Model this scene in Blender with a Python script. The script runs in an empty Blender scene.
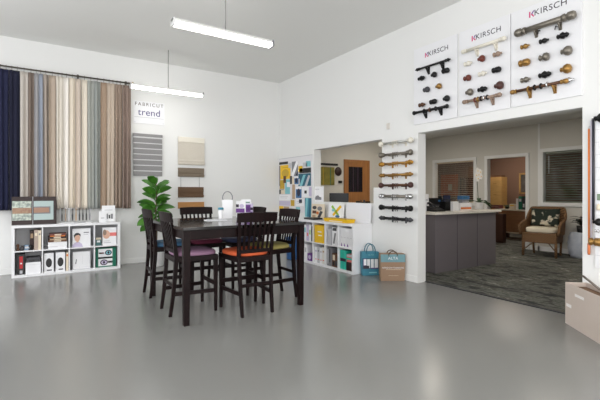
import bpy, bmesh, math, random
from math import sin, cos, pi, radians
from mathutils import Vector, Matrix
random.seed(7)
SC = bpy.context.scene
COL = SC.collection

# ------------------------------------------------------------------ measured camera
FPX, YAW, HY, HC = 402.0, 0.577, 192.5, 1.258
SY, CY = sin(YAW), cos(YAW)
XR, XRI, YB, CE = 4.42, 4.58, 7.62, 3.65      # right wall face, its inner face, back wall, ceiling height
XB = 9.10                                      # far wall of the reception room

def ray(u, v):
    k = (u-300)/FPX
    return (SY+k*CY, CY-k*SY, -(v-HY)/FPX)
def P(u, v, X=None, Y=None, Z=None):
    r = ray(u, v)
    t = (Z-HC)/r[2] if Z is not None else (X/r[0] if X is not None else Y/r[1])
    return Vector((r[0]*t, r[1]*t, HC+r[2]*t))

# ------------------------------------------------------------------ materials
def lin(c):
    c = c/255.0
    return c/12.92 if c <= .04045 else ((c+.055)/1.055)**2.4
def rgb(c): return (lin(c[0]), lin(c[1]), lin(c[2]), 1)
_M = {}
def mat(name, c=(200,200,200), rough=.6, metal=0, bump=0, bscale=60, var=0, vscale=6, c2=None, emit=0, alpha=None, coat=0, stretch=None, trans=0):
    if name in _M: return _M[name]
    m = bpy.data.materials.new(name); m.use_nodes = True
    nt = m.node_tree; b = nt.nodes['Principled BSDF']
    b.inputs['Base Color'].default_value = rgb(c)
    b.inputs['Roughness'].default_value = rough
    b.inputs['Metallic'].default_value = metal
    if coat: b.inputs['Coat Weight'].default_value = coat; b.inputs['Coat Roughness'].default_value = .1
    if trans: b.inputs['Transmission Weight'].default_value = trans
    if emit:
        b.inputs['Emission Color'].default_value = rgb(c); b.inputs['Emission Strength'].default_value = emit
    if bump or c2:
        tc = nt.nodes.new('ShaderNodeTexCoord'); mp = nt.nodes.new('ShaderNodeMapping')
        nt.links.new(tc.outputs['Object'], mp.inputs['Vector'])
        if stretch: mp.inputs['Scale'].default_value = stretch
    if c2:
        n = nt.nodes.new('ShaderNodeTexNoise'); n.inputs['Scale'].default_value = vscale; n.inputs['Detail'].default_value = 5
        nt.links.new(mp.outputs['Vector'], n.inputs['Vector'])
        cr = nt.nodes.new('ShaderNodeValToRGB')
        cr.color_ramp.elements[0].position = .5-.25*(1-var); cr.color_ramp.elements[1].position = .5+.25*(1-var)
        cr.color_ramp.elements[0].color = rgb(c); cr.color_ramp.elements[1].color = rgb(c2)
        nt.links.new(n.outputs['Fac'], cr.inputs['Fac']); nt.links.new(cr.outputs['Color'], b.inputs['Base Color'])
    if bump:
        n2 = nt.nodes.new('ShaderNodeTexNoise'); n2.inputs['Scale'].default_value = bscale; n2.inputs['Detail'].default_value = 3
        nt.links.new(mp.outputs['Vector'], n2.inputs['Vector'])
        bp = nt.nodes.new('ShaderNodeBump'); bp.inputs['Strength'].default_value = bump; bp.inputs['Distance'].default_value = .01
        nt.links.new(n2.outputs['Fac'], bp.inputs['Height']); nt.links.new(bp.outputs['Normal'], b.inputs['Normal'])
    _M[name] = m; return m

def stripes_mat(name, c, c2, scale, axis='X', rough=.7, dist=0, metal=0):
    if name in _M: return _M[name]
    m = bpy.data.materials.new(name); m.use_nodes = True
    nt = m.node_tree; b = nt.nodes['Principled BSDF']; b.inputs['Roughness'].default_value = rough; b.inputs['Metallic'].default_value = metal
    tc = nt.nodes.new('ShaderNodeTexCoord'); w = nt.nodes.new('ShaderNodeTexWave')
    w.wave_type = 'BANDS'; w.bands_direction = axis; w.inputs['Scale'].default_value = scale; w.inputs['Distortion'].default_value = dist
    w.inputs['Detail'].default_value = 2
    nt.links.new(tc.outputs['Object'], w.inputs['Vector'])
    cr = nt.nodes.new('ShaderNodeValToRGB'); cr.color_ramp.elements[0].color = rgb(c); cr.color_ramp.elements[1].color = rgb(c2)
    nt.links.new(w.outputs['Fac'], cr.inputs['Fac']); nt.links.new(cr.outputs['Color'], b.inputs['Base Color'])
    bp = nt.nodes.new('ShaderNodeBump'); bp.inputs['Strength'].default_value = .4; bp.inputs['Distance'].default_value = .006
    nt.links.new(w.outputs['Fac'], bp.inputs['Height']); nt.links.new(bp.outputs['Normal'], b.inputs['Normal'])
    _M[name] = m; return m

WALL = mat('white_wall_paint', (232,232,230), .75, bump=.05, bscale=90)
CEIL = mat('ceiling_paint', (232,232,229), .8, bump=.05, bscale=60)
GWALL = mat('reception_wall_paint', (214,211,203), .75, bump=.05, bscale=90)
BRWALL = mat('brown_wall_paint', (142,110,92), .8)
DKWALL = mat('dark_office_paint', (92,94,84), .8)
TRIM = mat('white_trim', (236,236,234), .45)
WHITE = mat('white_laminate', (238,238,240), .4)
PAPER = mat('white_paper', (240,240,242), .6)
BOARD = mat('white_display_board', (233,233,235), .45)
WOOD = mat('espresso_wood', (16,8,9), .42, c2=(30,15,15), vscale=8, stretch=(6,6,.8)); WOOD.node_tree.nodes['Principled BSDF'].inputs['Specular IOR Level'].default_value = .15
TWOOD = mat('espresso_table_top', (10,7,7), .12, c2=(18,12,11), vscale=5, stretch=(1,8,1))
BLK = mat('black_metal', (12,12,13), .4, metal=.3)
BLKP = mat('black_plastic', (11,11,13), .4)
GREYM = mat('pewter_metal', (128,122,112), .35, metal=.7)
SILVER = mat('silver_metal', (185,185,180), .3, metal=.8)
BRONZE = mat('bronze_metal', (92,62,44), .4, metal=.5)
BRASS = mat('antique_brass', (160,122,66), .35, metal=.7)
GOLD = mat('gold_metal', (190,140,60), .35, metal=.7)
CREAMW = mat('cream_painted_wood', (225,220,206), .5)
TAUPE = mat('taupe_wood', (150,128,112), .5)
REDWD = mat('mahogany_wood', (104,44,30), .4)
WALNUT = mat('walnut_wood', (70,36,30), .4)
CHROME = mat('chrome', (210,210,212), .15, metal=1)
COPPER = mat('copper', (206,118,72), .35, metal=.4)
GLASS = mat('clear_acrylic', (235,240,242), .05, trans=.9)
TEAL = mat('teal_print', (62,134,156), .6)
DTEAL = mat('dark_teal_print', (40,98,120), .6)
AQUA = mat('aqua_print', (132,196,204), .6)
TURQ = mat('turquoise_print', (46,186,164), .5)
PURP = mat('purple_print', (110,62,140), .6)
LAV = mat('lavender_print', (200,190,216), .6)
YEL = mat('yellow_print', (238,192,28), .5)
MUST = mat('mustard_print', (196,160,50), .6)
ORNG = mat('orange_print', (214,120,50), .6)
RED = mat('red_print', (190,40,48), .6)
PINK = mat('salmon_print', (226,120,116), .6)
BLUE = mat('blue_print', (60,110,160), .6)
NAVY = mat('navy_print', (34,38,66), .6)
GRN = mat('green_print', (24,112,88), .6)
LGRN = mat('leaf_green_print', (150,196,70), .6)
GRY = mat('grey_print', (130,130,134), .6)
LGRY = mat('light_grey_print', (196,196,200), .6)
DGRY = mat('dark_grey_print', (66,66,70), .6)
BROWN = mat('brown_print', (104,70,50), .65)
DBRN = mat('dark_brown_print', (46,22,20), .5)
TAN = mat('tan_print', (186,158,128), .65)
KRAFT = mat('kraft_paper', (150,122,98), .7)
SKIN = mat('portrait_skin_print', (222,178,154), .6)
CREAM = mat('cream_print', (228,214,190), .6)
INK = mat('dark_ink', (52,44,58), .6)
MAG = mat('magenta_ink', (206,38,110), .6)
TRENDINK = mat('violet_ink', (70,66,120), .6)

# ------------------------------------------------------------------ mesh collector
class MB:
    def __init__(s): s.bm = bmesh.new(); s.m = []
    def mi(s, m):
        if m not in s.m: s.m.append(m)
        return s.m.index(m)
    def faces(s, vs, fs, m, smooth=False, M=None):
        vv = [s.bm.verts.new((M @ Vector(v)) if M else Vector(v)) for v in vs]
        i = s.mi(m)
        for f in fs:
            try: fc = s.bm.faces.new([vv[k] for k in f])
            except ValueError: continue
            fc.material_index = i; fc.smooth = smooth
        return s
    def box(s, a, b, m, M=None):
        x0,x1 = sorted((a[0],b[0])); y0,y1 = sorted((a[1],b[1])); z0,z1 = sorted((a[2],b[2]))
        v = [(x0,y0,z0),(x1,y0,z0),(x1,y1,z0),(x0,y1,z0),(x0,y0,z1),(x1,y0,z1),(x1,y1,z1),(x0,y1,z1)]
        return s.faces(v, [(0,3,2,1),(4,5,6,7),(0,1,5,4),(1,2,6,5),(2,3,7,6),(3,0,4,7)], m, False, M)
    def loft(s, rings, m, smooth=True, cap=True, closed=False):
        n = len(rings[0]); vs = [v for r in rings for v in r]; fs = []
        R = len(rings)
        for i in range(R-1 + (1 if closed else 0)):
            j = (i+1) % R
            for k in range(n):
                l = (k+1) % n
                fs.append((i*n+k, i*n+l, j*n+l, j*n+k))
        if cap and not closed:
            fs.append(tuple(range(n-1,-1,-1))); fs.append(tuple(range((R-1)*n, R*n)))
        return s.faces(vs, fs, m, smooth)
    def post(s, pts, m, smooth=False):      # pts: (x,y,z,w,d) rectangles stacked upward
        return s.loft([[(x-w/2,y-d/2,z),(x+w/2,y-d/2,z),(x+w/2,y+d/2,z),(x-w/2,y+d/2,z)] for x,y,z,w,d in pts], m, smooth)
    def rev(s, org, axis, prof, m, seg=16, smooth=True):
        a = Vector(axis).normalized(); u = a.orthogonal().normalized(); w = a.cross(u); o = Vector(org)
        rings = [[tuple(o+a*h+(u*cos(2*pi*k/seg)+w*sin(2*pi*k/seg))*max(r,1e-4)) for k in range(seg)] for r,h in prof]
        return s.loft(rings, m, smooth)
    def cyl(s, p, q, r, m, r2=None, seg=12):
        p, q = Vector(p), Vector(q)
        return s.rev(p, q-p, [(r,0),(r if r2 is None else r2,(q-p).length)], m, seg)
    def ball(s, c, r, m, seg=12, sc=(1,1,1)):
        n = 8; c = Vector(c)
        rings = [[(c.x+sc[0]*r*sin(pi*i/n)*cos(2*pi*k/seg), c.y+sc[1]*r*sin(pi*i/n)*sin(2*pi*k/seg), c.z-sc[2]*r*cos(pi*i/n)) for k in range(seg)] for i in range(1,n)]
        return s.loft(rings, m, True)
    def tube(s, pts, r, m, seg=8, closed=False):
        pts = [Vector(p) for p in pts]; rings = []; n = len(pts); u = None
        for i,p in enumerate(pts):
            if closed: t = (pts[(i+1)%n]-pts[i-1]).normalized()
            else: t = (pts[min(i+1,n-1)]-pts[max(i-1,0)]).normalized()
            u = t.orthogonal().normalized() if u is None else (u-t*u.dot(t)).normalized()
            w = t.cross(u); rr = r[i] if isinstance(r,(list,tuple)) else r
            rings.append([tuple(p+(u*cos(2*pi*k/seg)+w*sin(2*pi*k/seg))*rr) for k in range(seg)])
        return s.loft(rings, m, True, closed=closed)
    def prism(s, poly, y0, y1, m):            # outline in local x,z extruded along y
        n = len(poly); vs = [(x,y0,z) for x,z in poly]+[(x,y1,z) for x,z in poly]
        fs = [tuple(range(n)), tuple(range(2*n-1,n-1,-1))]+[(k,k+n,(k+1)%n+n,(k+1)%n) for k in range(n)]
        return s.faces(vs, fs, m)
    def build(s, name, parent=None, bevel=0, recalc=True, subsurf=0, solid=0):
        if recalc: bmesh.ops.recalc_face_normals(s.bm, faces=s.bm.faces)
        me = bpy.data.meshes.new(name); s.bm.to_mesh(me); s.bm.free()
        for m in s.m: me.materials.append(m)
        o = bpy.data.objects.new(name, me); COL.objects.link(o)
        if parent: o.parent = parent
        if solid:
            d = o.modifiers.new('solid','SOLIDIFY'); d.thickness = solid; d.offset = 0
        if bevel:
            d = o.modifiers.new('bevel','BEVEL'); d.width = bevel; d.segments = 2; d.limit_method = 'ANGLE'
        if subsurf:
            d = o.modifiers.new('sub','SUBSURF'); d.levels = subsurf; d.render_levels = subsurf
        return o

class Fr:   # a place frame: local x to the viewer's right along a wall, local y into the wall
    def __init__(s, org, rz): s.o = Vector(org); s.rz = rz; s.c = cos(rz); s.s = sin(rz)
    def w(s, x, y, z): return Vector((s.o.x+s.c*x-s.s*y, s.o.y+s.s*x+s.c*y, s.o.z+z))
    def px(s, u, v, ly=0):                    # photo column/row -> local x and z on the plane local y = ly
        r = ray(u, v)
        # plane: -s*(X-ox)+c*(Y-oy)=ly
        den = -s.s*r[0]+s.c*r[1]
        t = (ly+(-s.s*s.o.x+s.c*s.o.y))/den
        X, Y, Z = r[0]*t, r[1]*t, HC+r[2]*t
        return (s.c*(X-s.o.x)+s.s*(Y-s.o.y), Z-s.o.z)
BACK = Fr((0,YB,0), 0)
RIGHT = Fr((XR,0,0), -pi/2)
FAR = Fr((XB,0,0), -pi/2)

def tag(o, label, cat, group=None, kind=None):
    o['label'] = label; o['category'] = cat
    if group: o['group'] = group
    if kind: o['kind'] = kind
    return o
def thing(name, label, cat, loc=(0,0,0), rz=0, group=None, lean=0):
    o = bpy.data.objects.new(name, None); COL.objects.link(o); o.empty_display_size = .1
    o.location = loc; o.rotation_euler = (lean,0,rz)
    return tag(o, label, cat, group)
def struct(mb, name, bevel=0, parent=None):
    o = mb.build(name, parent, bevel)
    if not parent: o['kind'] = 'structure'
    return o
def put(o, loc, rz=0, lean=0): o.location = loc; o.rotation_euler = (lean,0,rz); return o
def text(s, size, m, parent, loc, name='lettering', rot=(pi/2,0,0), ext=.0006, spacing=1, bold=0, sx=1):
    c = bpy.data.curves.new(name, 'FONT'); c.body = s; c.size = size; c.align_x = 'CENTER'; c.align_y = 'CENTER'
    c.extrude = ext; c.space_character = spacing; c.offset = bold; c.materials.append(m)
    t = bpy.data.objects.new('tmp_text', c); COL.objects.link(t); bpy.context.view_layer.update()
    dg = bpy.context.evaluated_depsgraph_get(); me = bpy.data.meshes.new_from_object(t.evaluated_get(dg))
    bpy.data.objects.remove(t); bpy.data.curves.remove(c); me.name = name
    if not me.materials: me.materials.append(m)
    o = bpy.data.objects.new(name, me); COL.objects.link(o); o.parent = parent; o.location = loc; o.rotation_euler = rot
    return o

# printed slab: box card, book, box with flat prints
def slab(name, label, cat, fr, lx, ly, z, w, h, t, m, prints=(), lean=0, group=None, texts=(), bevel=.0015, side=None, yaw=0):
    mb = MB(); mb.box((-w/2,0,0),(w/2,t,h), m)
    if side: mb.box((-w/2+.004,.0005,h-.0005),(w/2-.004,t-.002,h+.0015), side)
    e = .0012
    for p in prints:
        if p[0] == 'r':
            mb.box((-w/2+p[1]*w,-e,p[2]*h),(-w/2+p[3]*w,.001,p[4]*h), p[5])
        elif p[0] == 'e':
            cx, cz, rx, rz_ = -w/2+p[1]*w, p[2]*h, p[3]*w, p[4]*h; ee = p[6] if len(p) > 6 else 1.5
            mb.prism([(cx+rx*cos(2*pi*k/20), cz+rz_*sin(2*pi*k/20)) for k in range(20)], -e*ee, .0005, p[5])
        elif p[0] == 'p':
            ee = p[3] if len(p) > 3 else 1.3
            mb.prism([(-w/2+a*w, b*h) for a,b in p[1]], -e*ee, .0005, p[2])
    o = mb.build(name, None)
    put(o, fr.w(lx,ly,z), fr.rz+yaw, lean); tag(o, label, cat, group)
    for (tx,tz,sz,s,tm) in texts:
        text(s, sz, tm, o, (-w/2+tx*w,-.003,tz*h))
    return o
def slabpx(name, label, cat, fr, ly, u0, u1, vt, zb, t, m, **k):
    a,_ = fr.px(u0,vt,ly); b,zt = fr.px(u1,vt,ly); _,zm = fr.px((u0+u1)/2,vt,ly)
    return slab(name, label, cat, fr, (a+b)/2, ly, zb, b-a, zm-zb, t, m, **k)

# ------------------------------------------------------------------ the setting
def floor_mat():
    m = bpy.data.materials.new('sealed_grey_concrete'); m.use_nodes = True
    nt = m.node_tree; b = nt.nodes['Principled BSDF']
    tc = nt.nodes.new('ShaderNodeTexCoord'); n = nt.nodes.new('ShaderNodeTexNoise'); n.inputs['Scale'].default_value = 1.1; n.inputs['Detail'].default_value = 2; n.inputs['Roughness'].default_value = .6
    nt.links.new(tc.outputs['Object'], n.inputs['Vector'])
    cr = nt.nodes.new('ShaderNodeValToRGB'); cr.color_ramp.elements[0].position = .3; cr.color_ramp.elements[1].position = .7
    cr.color_ramp.elements[0].color = rgb((146,146,143)); cr.color_ramp.elements[1].color = rgb((149,149,147))
    b.inputs['Base Color'].default_value = rgb((136,136,133)); b.inputs['Specular IOR Level'].default_value = .7
    n2 = nt.nodes.new('ShaderNodeTexNoise'); n2.inputs['Scale'].default_value = 1.5; n2.inputs['Detail'].default_value = 1
    nt.links.new(tc.outputs['Object'], n2.inputs['Vector'])
    mr = nt.nodes.new('ShaderNodeMapRange'); mr.inputs['To Min'].default_value = .17; mr.inputs['To Max'].default_value = .27
    nt.links.new(n2.outputs['Fac'], mr.inputs['Value']); nt.links.new(mr.outputs['Result'], b.inputs['Roughness'])
    n3 = nt.nodes.new('ShaderNodeTexNoise'); n3.inputs['Scale'].default_value = 25
    nt.links.new(tc.outputs['Object'], n3.inputs['Vector'])
    bp = nt.nodes.new('ShaderNodeBump'); bp.inputs['Strength'].default_value = .02; bp.inputs['Distance'].default_value = .01
    return m
def carpet_mat():
    m = bpy.data.materials.new('mottled_carpet_tile'); m.use_nodes = True
    nt = m.node_tree; b = nt.nodes['Principled BSDF']; b.inputs['Roughness'].default_value = .95
    tc = nt.nodes.new('ShaderNodeTexCoord')
    mp = nt.nodes.new('ShaderNodeMapping'); mp.inputs['Scale'].default_value = (3.6,1.7,1); nt.links.new(tc.outputs['Object'], mp.inputs['Vector'])
    n = nt.nodes.new('ShaderNodeTexNoise'); n.inputs['Scale'].default_value = 1.6; n.inputs['Detail'].default_value = 8; n.inputs['Roughness'].default_value = .7
    nt.links.new(mp.outputs['Vector'], n.inputs['Vector'])
    cr = nt.nodes.new('ShaderNodeValToRGB'); e = cr.color_ramp.elements
    e[0].position = .36; e[0].color = rgb((36,40,46)); e[1].position = .66; e[1].color = rgb((158,160,154))
    for p,c in ((.45,(66,66,60)),(.51,(110,112,106)),(.57,(76,72,62))):
        x = e.new(p); x.color = rgb(c)
    nt.links.new(n.outputs['Fac'], cr.inputs['Fac'])
    br = nt.nodes.new('ShaderNodeTexBrick'); br.inputs['Scale'].default_value = 1
    br.inputs['Color1'].default_value = (.75,.75,.75,1); br.inputs['Color2'].default_value = (1.15,1.15,1.15,1); br.inputs['Mortar'].default_value = (.45,.45,.45,1)
    br.inputs['Mortar Size'].default_value = .006; br.inputs['Brick Width'].default_value = 1; br.inputs['Row Height'].default_value = .25
    mp2 = nt.nodes.new('ShaderNodeMapping'); mp2.inputs['Rotation'].default_value = (0,0,pi/2)
    nt.links.new(tc.outputs['Object'], mp2.inputs['Vector']); nt.links.new(mp2.outputs['Vector'], br.inputs['Vector'])
    mx = nt.nodes.new('ShaderNodeMixRGB'); mx.blend_type = 'MULTIPLY'; mx.inputs['Fac'].default_value = .8
    nt.links.new(cr.outputs['Color'], mx.inputs['Color1']); nt.links.new(br.outputs['Color'], mx.inputs['Color2'])
    nt.links.new(mx.outputs['Color'], b.inputs['Base Color'])
    n2 = nt.nodes.new('ShaderNodeTexNoise'); n2.inputs['Scale'].default_value = 200; nt.links.new(tc.outputs['Object'], n2.inputs['Vector'])
    bp = nt.nodes.new('ShaderNodeBump'); bp.inputs['Strength'].default_value = .5; nt.links.new(n2.outputs['Fac'], bp.inputs['Height']); nt.links.new(bp.outputs['Normal'], b.inputs['Normal'])
    return m
X0, Y0 = -3.0, -2.6      # left wall face and front wall face
XE = 12.3
Y1 = P(582.5,107.5,X=XR).y; Y2 = P(417.9,134,X=XR).y; Y3 = P(382,141,X=XR).y; Y4 = P(314,150,X=XR).y
ZT = 2.085; ZS = 1.085
CLR = 2.75               # ceiling of the rooms behind
YW = YB                  # far end of rooms behind

struct(MB().box((X0,Y0,-.1),(XRI,YB,0), floor_mat()), 'floor')
YO = 9.9
cm = MB(); CM = carpet_mat(); cm.box((XRI,-.8,-.1),(XE,YW,.0),CM).box((XB,YW,-.1),(XE,YO,.0),CM); struct(cm, 'floor_carpet')
struct(MB().box((XRI-.02,Y1+.001,0),(XRI+.02,Y2-.001,.008), mat('dark_rubber',(34,36,42),.6)), 'trim_1')
struct(MB().box((X0,Y0,CE),(XRI,YB,CE+.1), CEIL), 'ceiling')
cm = MB().box((XRI,-.8,CLR),(XE,YW,CLR+.1), CEIL).box((XB,YW,CLR),(XE,YO,CLR+.1), CEIL); struct(cm, 'ceiling_reception')
struct(MB().box((X0-.15,YB,0),(XRI,YB+.15,CE), WALL), 'wall_back')
# right wall with the two openings
w = MB()
w.box((XR,Y0,0),(XRI,Y1,CE),WALL).box((XR,Y1,ZT),(XRI,Y2,CE),WALL).box((XR,Y2,0),(XRI,Y3,CE),WALL)
w.box((XR,Y3,0),(XRI,Y4,ZS),WALL).box((XR,Y3,ZT-.01),(XRI,Y4,CE),WALL).box((XR,Y4,0),(XRI,YB,CE),WALL)
w.box((XR,Y3,ZS),(XRI,P(373.6,186,X=XR).y,1.335),WALL)
struct(w, 'wall_right')
# left wall with daylight windows, front wall with storefront windows
w = MB(); WN = [(-1.9,.3),(1.0,3.2),(3.9,6.1)]
w.box((X0-.15,Y0,0),(X0,YB,.7),WALL).box((X0-.15,Y0,2.9),(X0,YB,CE),WALL)
yy = Y0
for a,b in WN+[(YB,YB)]:
    w.box((X0-.15,yy,.7),(X0,a,2.9),WALL); yy = b
struct(w, 'wall_left')
w = MB(); WF = [(-2.2,.4),(1.0,3.6)]
w.box((X0-.15,Y0-.15,0),(XRI,Y0,.3),WALL).box((X0-.15,Y0-.15,2.9),(XRI,Y0,CE),WALL)
xx = X0-.15
for a,b in WF+[(XRI,XRI)]:
    w.box((xx,Y0-.15,.3),(a,Y0,2.9),WALL); xx = b
struct(w, 'wall_front')
n = 0
for a,b in WN:
    n += 1; f = MB()
    for y in (a+.03,(a+b)/2,b-.03): f.box((X0-.1,y-.03,.7),(X0-.04,y+.03,2.9),TRIM)
    for z in (.73,2.87): f.box((X0-.1,a,z-.03),(X0-.04,b,z+.03),TRIM)
    struct(f, 'window_%d' % n)
for a,b in WF:
    n += 1; f = MB()
    for x in (a+.03,(a+b)/2,b-.03): f.box((x-.03,Y0-.1,.3),(x+.03,Y0-.04,2.9),TRIM)
    for z in (.33,2.87): f.box((a,Y0-.1,z-.03),(b,Y0-.04,z+.03),TRIM)
    struct(f, 'window_%d' % n)
# baseboards
struct(MB().box((X0,YB-.015,0),(XR,YB,.09),TRIM), 'baseboard_back', .003)
b = MB(); b.box((XR-.012,Y0,0),(XR,Y1,.09),TRIM).box((XR-.012,Y2,0),(XR,YB-.015,.09),TRIM); struct(b, 'baseboard_right', .003)
# rooms behind
XBT0 = XB
struct(MB().box((XRI,YW,0),(XBT0,YW+.15,CLR),GWALL), 'wall_reception_back')
struct(MB().box((XB+.12,YO,0),(XE,YO+.15,CLR),BRWALL), 'wall_office_back')
struct(MB().box((XRI,-.95,0),(XE,-.8,CLR),GWALL), 'wall_reception_front')
DW1, DW0 = P(487.5,150,X=XB).y, P(526,150,X=XB).y       # doorway
LW1, LW0 = P(435,160,X=XB).y, P(474,160,X=XB).y         # left interior window
RW1 = P(543,160,X=XB).y; RW0 = RW1-1.5
ZD = 2.07
def zof(u,v,X): return P(u,v,X=X).z
LZ1, LZ0 = 2.07, 1.0
RZ1, RZ0 = 2.13, 1.04
w = MB(); XBT = XB+.12
w.box((XB,LW1,0),(XBT,YO,CLR),GWALL).box((XB,LW0,0),(XBT,LW1,LZ0),GWALL).box((XB,LW0,LZ1),(XBT,LW1,CLR),GWALL)
w.box((XB,DW1,0),(XBT,LW0,CLR),GWALL).box((XB,DW0,ZD),(XBT,DW1,CLR),GWALL).box((XB,RW1,0),(XBT,DW0,CLR),GWALL)
w.box((XB,RW0,0),(XBT,RW1,RZ0),GWALL).box((XB,RW0,RZ1),(XBT,RW1,CLR),GWALL).box((XB,-.8,0),(XBT,RW0,CLR),GWALL)
struct(w, 'wall_far')
ys = P(539,150,X=XB).y
struct(MB().box((XB-.012,ys-.02,0),(XB,ys+.02,CLR),TRIM), 'trim_2', .002)
struct(MB().box((XE-.1,-.8,0),(XE,YO,CLR),BRWALL), 'wall_office_far')
struct(MB().box((XBT,ys-.06,0),(XE-.1,ys+.06,CLR),BRWALL), 'wall_office_partition')
b = MB(); b.box((XB-.012,DW1+.08,0),(XB,YW,.1),TRIM).box((XB-.012,-.8,0),(XB,DW0-.08,.1),TRIM); struct(b,'baseboard_far',.003)
def casing(name, y0, y1, z0, z1, door=False):
    f = MB(); t = .07; x0, x1 = XB-.02, XB+.13
    f.box((x0,y0-t,0 if door else z0-t),(x1-.02,y0+.005,z1+t),TRIM).box((x0,y1-.005,0 if door else z0-t),(x1-.02,y1+t,z1+t),TRIM)
    f.box((x0-.004,y0-t,z1-.005),(x1-.021,y1+t,z1+t),TRIM)
    if not door: f.box((x0-.015,y0-t,z0-t),(x1-.021,y1+t,z0+.005),TRIM)
    return struct(f, name, .003)
casing('door_1', DW0, DW1, 0, ZD, True)
w6 = casing('window_6', LW0, LW1, LZ0, LZ1)
w7 = casing('window_7', RW0, RW1, RZ0, RZ1)
PANE = bpy.data.materials.new('window_pane'); PANE.use_nodes = True
_nt = PANE.node_tree; _nt.nodes.remove(_nt.nodes['Principled BSDF'])
_tr = _nt.nodes.new('ShaderNodeBsdfTransparent'); _gl = _nt.nodes.new('ShaderNodeBsdfGlossy'); _gl.inputs['Roughness'].default_value = .03
_mx = _nt.nodes.new('ShaderNodeMixShader'); _fr = _nt.nodes.new('ShaderNodeFresnel'); _fr.inputs['IOR'].default_value = 1.45
_nt.links.new(_fr.outputs[0], _mx.inputs[0]); _nt.links.new(_tr.outputs[0], _mx.inputs[1]); _nt.links.new(_gl.outputs[0], _mx.inputs[2]); _nt.links.new(_mx.outputs[0], _nt.nodes['Material Output'].inputs[0])
MB().box((XB+.02,LW0,LZ0),(XB+.026,LW1,LZ1),PANE).build('window_pane', w6)
MB().box((XB+.02,RW0,RZ0),(XB+.026,RW1,RZ1),PANE).build('window_pane', w7)
def blinds(y0, y1, z0, z1, m, label, tilt):
    o = thing('venetian_blind', label, 'blind', (XB+.07,(y0+y1)/2,z0))
    hw = (y1-y0)/2-.015; s = MB(); z = .03
    while z < z1-z0-.05:
        c,sn = cos(tilt)*.016, sin(tilt)*.016
        s.faces([(-c,-hw,z-sn),(c,-hw,z+sn),(c,hw,z+sn),(-c,hw,z-sn)],[(0,1,2,3)],m); z += .05
    sl = s.build('slats', o, solid=.003, recalc=False)
    MB().box((-.02,-hw,z1-z0-.04),(.02,hw,z1-z0-.003),m).build('head_rail', o)
    MB().box((-.014,-hw,.003),(.014,hw,.02),m).build('bottom_rail', o)
    c = MB()
    for y in (-hw*.6,0,hw*.6): c.cyl((0,y,.01),(0,y,z1-z0-.03),.0012,m,seg=5)
    c.build('cord', o)
    return o
blinds(LW0, LW1, LZ0, LZ1, mat('beige_blind_slat',(226,206,178),.5), 'open beige venetian blind in window onto brown office behind counter', .1)
rb = blinds(RW0, RW1, RZ0, RZ1, mat('grey_green_blind_slat',(156,160,144),.5), 'dark grey green venetian blind in window above wicker armchair', .45)
MB().cyl((-.03,(RW1-RW0)/2-.1,.62),(-.03,(RW1-RW0)/2-.1,1.0),.006,WHITE).build('tilt_wand', rb)

# brown door beyond the small opening, in the back wall of the reception room
dx0, dx1 = P(343.6,160,Y=YW).x, P(369,160,Y=YW).x
dz = P(356,160,Y=YW).z
DW = mat('honey_door_wood',(178,122,68),.45,c2=(150,100,56),vscale=4,stretch=(6,1,.6))
d = thing('door_2','honey brown wooden door with dark glass panel beyond the small opening','door',((dx0+dx1)/2,YW,0)); d['kind'] = 'structure'
hw = (dx1-dx0)/2; f = MB()
f.box((-hw,-.03,0),(-hw+.07,-.001,dz),DW).box((hw-.07,-.03,0),(hw,-.001,dz),DW).box((-hw,-.031,dz-.07),(hw,-.001,dz),DW); f.build('door_frame', d, .003)
wx0, wx1 = P(348,170,Y=YW).x-(dx0+dx1)/2, P(362,170,Y=YW).x-(dx0+dx1)/2
wz0, wz1 = P(355,192,Y=YW).z, P(355,167,Y=YW).z
f = MB()
f.box((-hw+.07,-.022,.005),(wx0,-.001,dz-.07),DW).box((wx1,-.022,.005),(hw-.07,-.001,dz-.07),DW).box((wx0,-.022,.005),(wx1,-.001,wz0),DW).box((wx0,-.022,wz1),(wx1,-.001,dz-.07),DW); f.build('door_leaf', d)
g = MB().box((wx0,-.012,wz0),(wx1,-.001,wz1),mat('dark_glass',(26,22,30),.15)); g.build('glass_panel', d)
g = MB()
for k in (1,2): g.box((wx0+(wx1-wx0)*k/3-.015,-.02,wz0),(wx0+(wx1-wx0)*k/3+.015,-.012,wz1),mat('dark_purple_bar',(58,40,52),.5))
g.build('glazing_bar', d)
MB().cyl((wx1+.06,-.022,1.0),(wx1+.06,-.07,1.0),.02,BRASS).build('door_handle', d)

# ------------------------------------------------------------------ lights (fixtures)
TUBE = mat('lit_fluorescent_tube',(255,253,248),.5,emit=11)
METW = mat('white_enamel',(226,226,224),.4)
def strip_light(x0, x1, y, z, label, rods):
    o = thing('strip_light', label, 'ceiling light', ((x0+x1)/2,y,z), 0, 'hanging fluorescent strip lights')
    h = (x1-x0)/2
    f = MB(); f.box((-h,-.05,.03),(h,.05,.06),METW); f.build('housing', o, .004)
    t = MB()
    for s in (-.03,.03): t.cyl((-h+.02,s,.01),(h-.02,s,.01),.019,TUBE,seg=10)
    t.build('tube', o)
    for s in (-1,1): MB().box((s*h,-.058,-.012),(s*(h-.02),.058,.063),GRY if s>0 else METW).build('end_cap', o, .003)
    for rx in rods:
        MB().cyl((rx,0,.06),(rx,0,CE-z),.006,mat('grey_rod',(150,148,144),.5)).build('hanging_rod', o)
    return o
strip_light(1.23,2.43,6.87,2.945,'fluorescent strip light hanging near the back wall beside the curtains',(0,))
strip_light(1.19,2.40,4.32,3.045,'fluorescent strip light nearest the camera, at the top middle of the photo',(0.0,))
strip_light(-1.6,-.4,4.32,3.045,'added unseen fluorescent strip light hanging left of the curtains display',(0,))  # this strip and the next two are out of view, added for brightness
strip_light(1.19,2.40,1.2,3.045,'added unseen fluorescent strip light hanging behind the viewer on the right',(0,))
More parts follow.
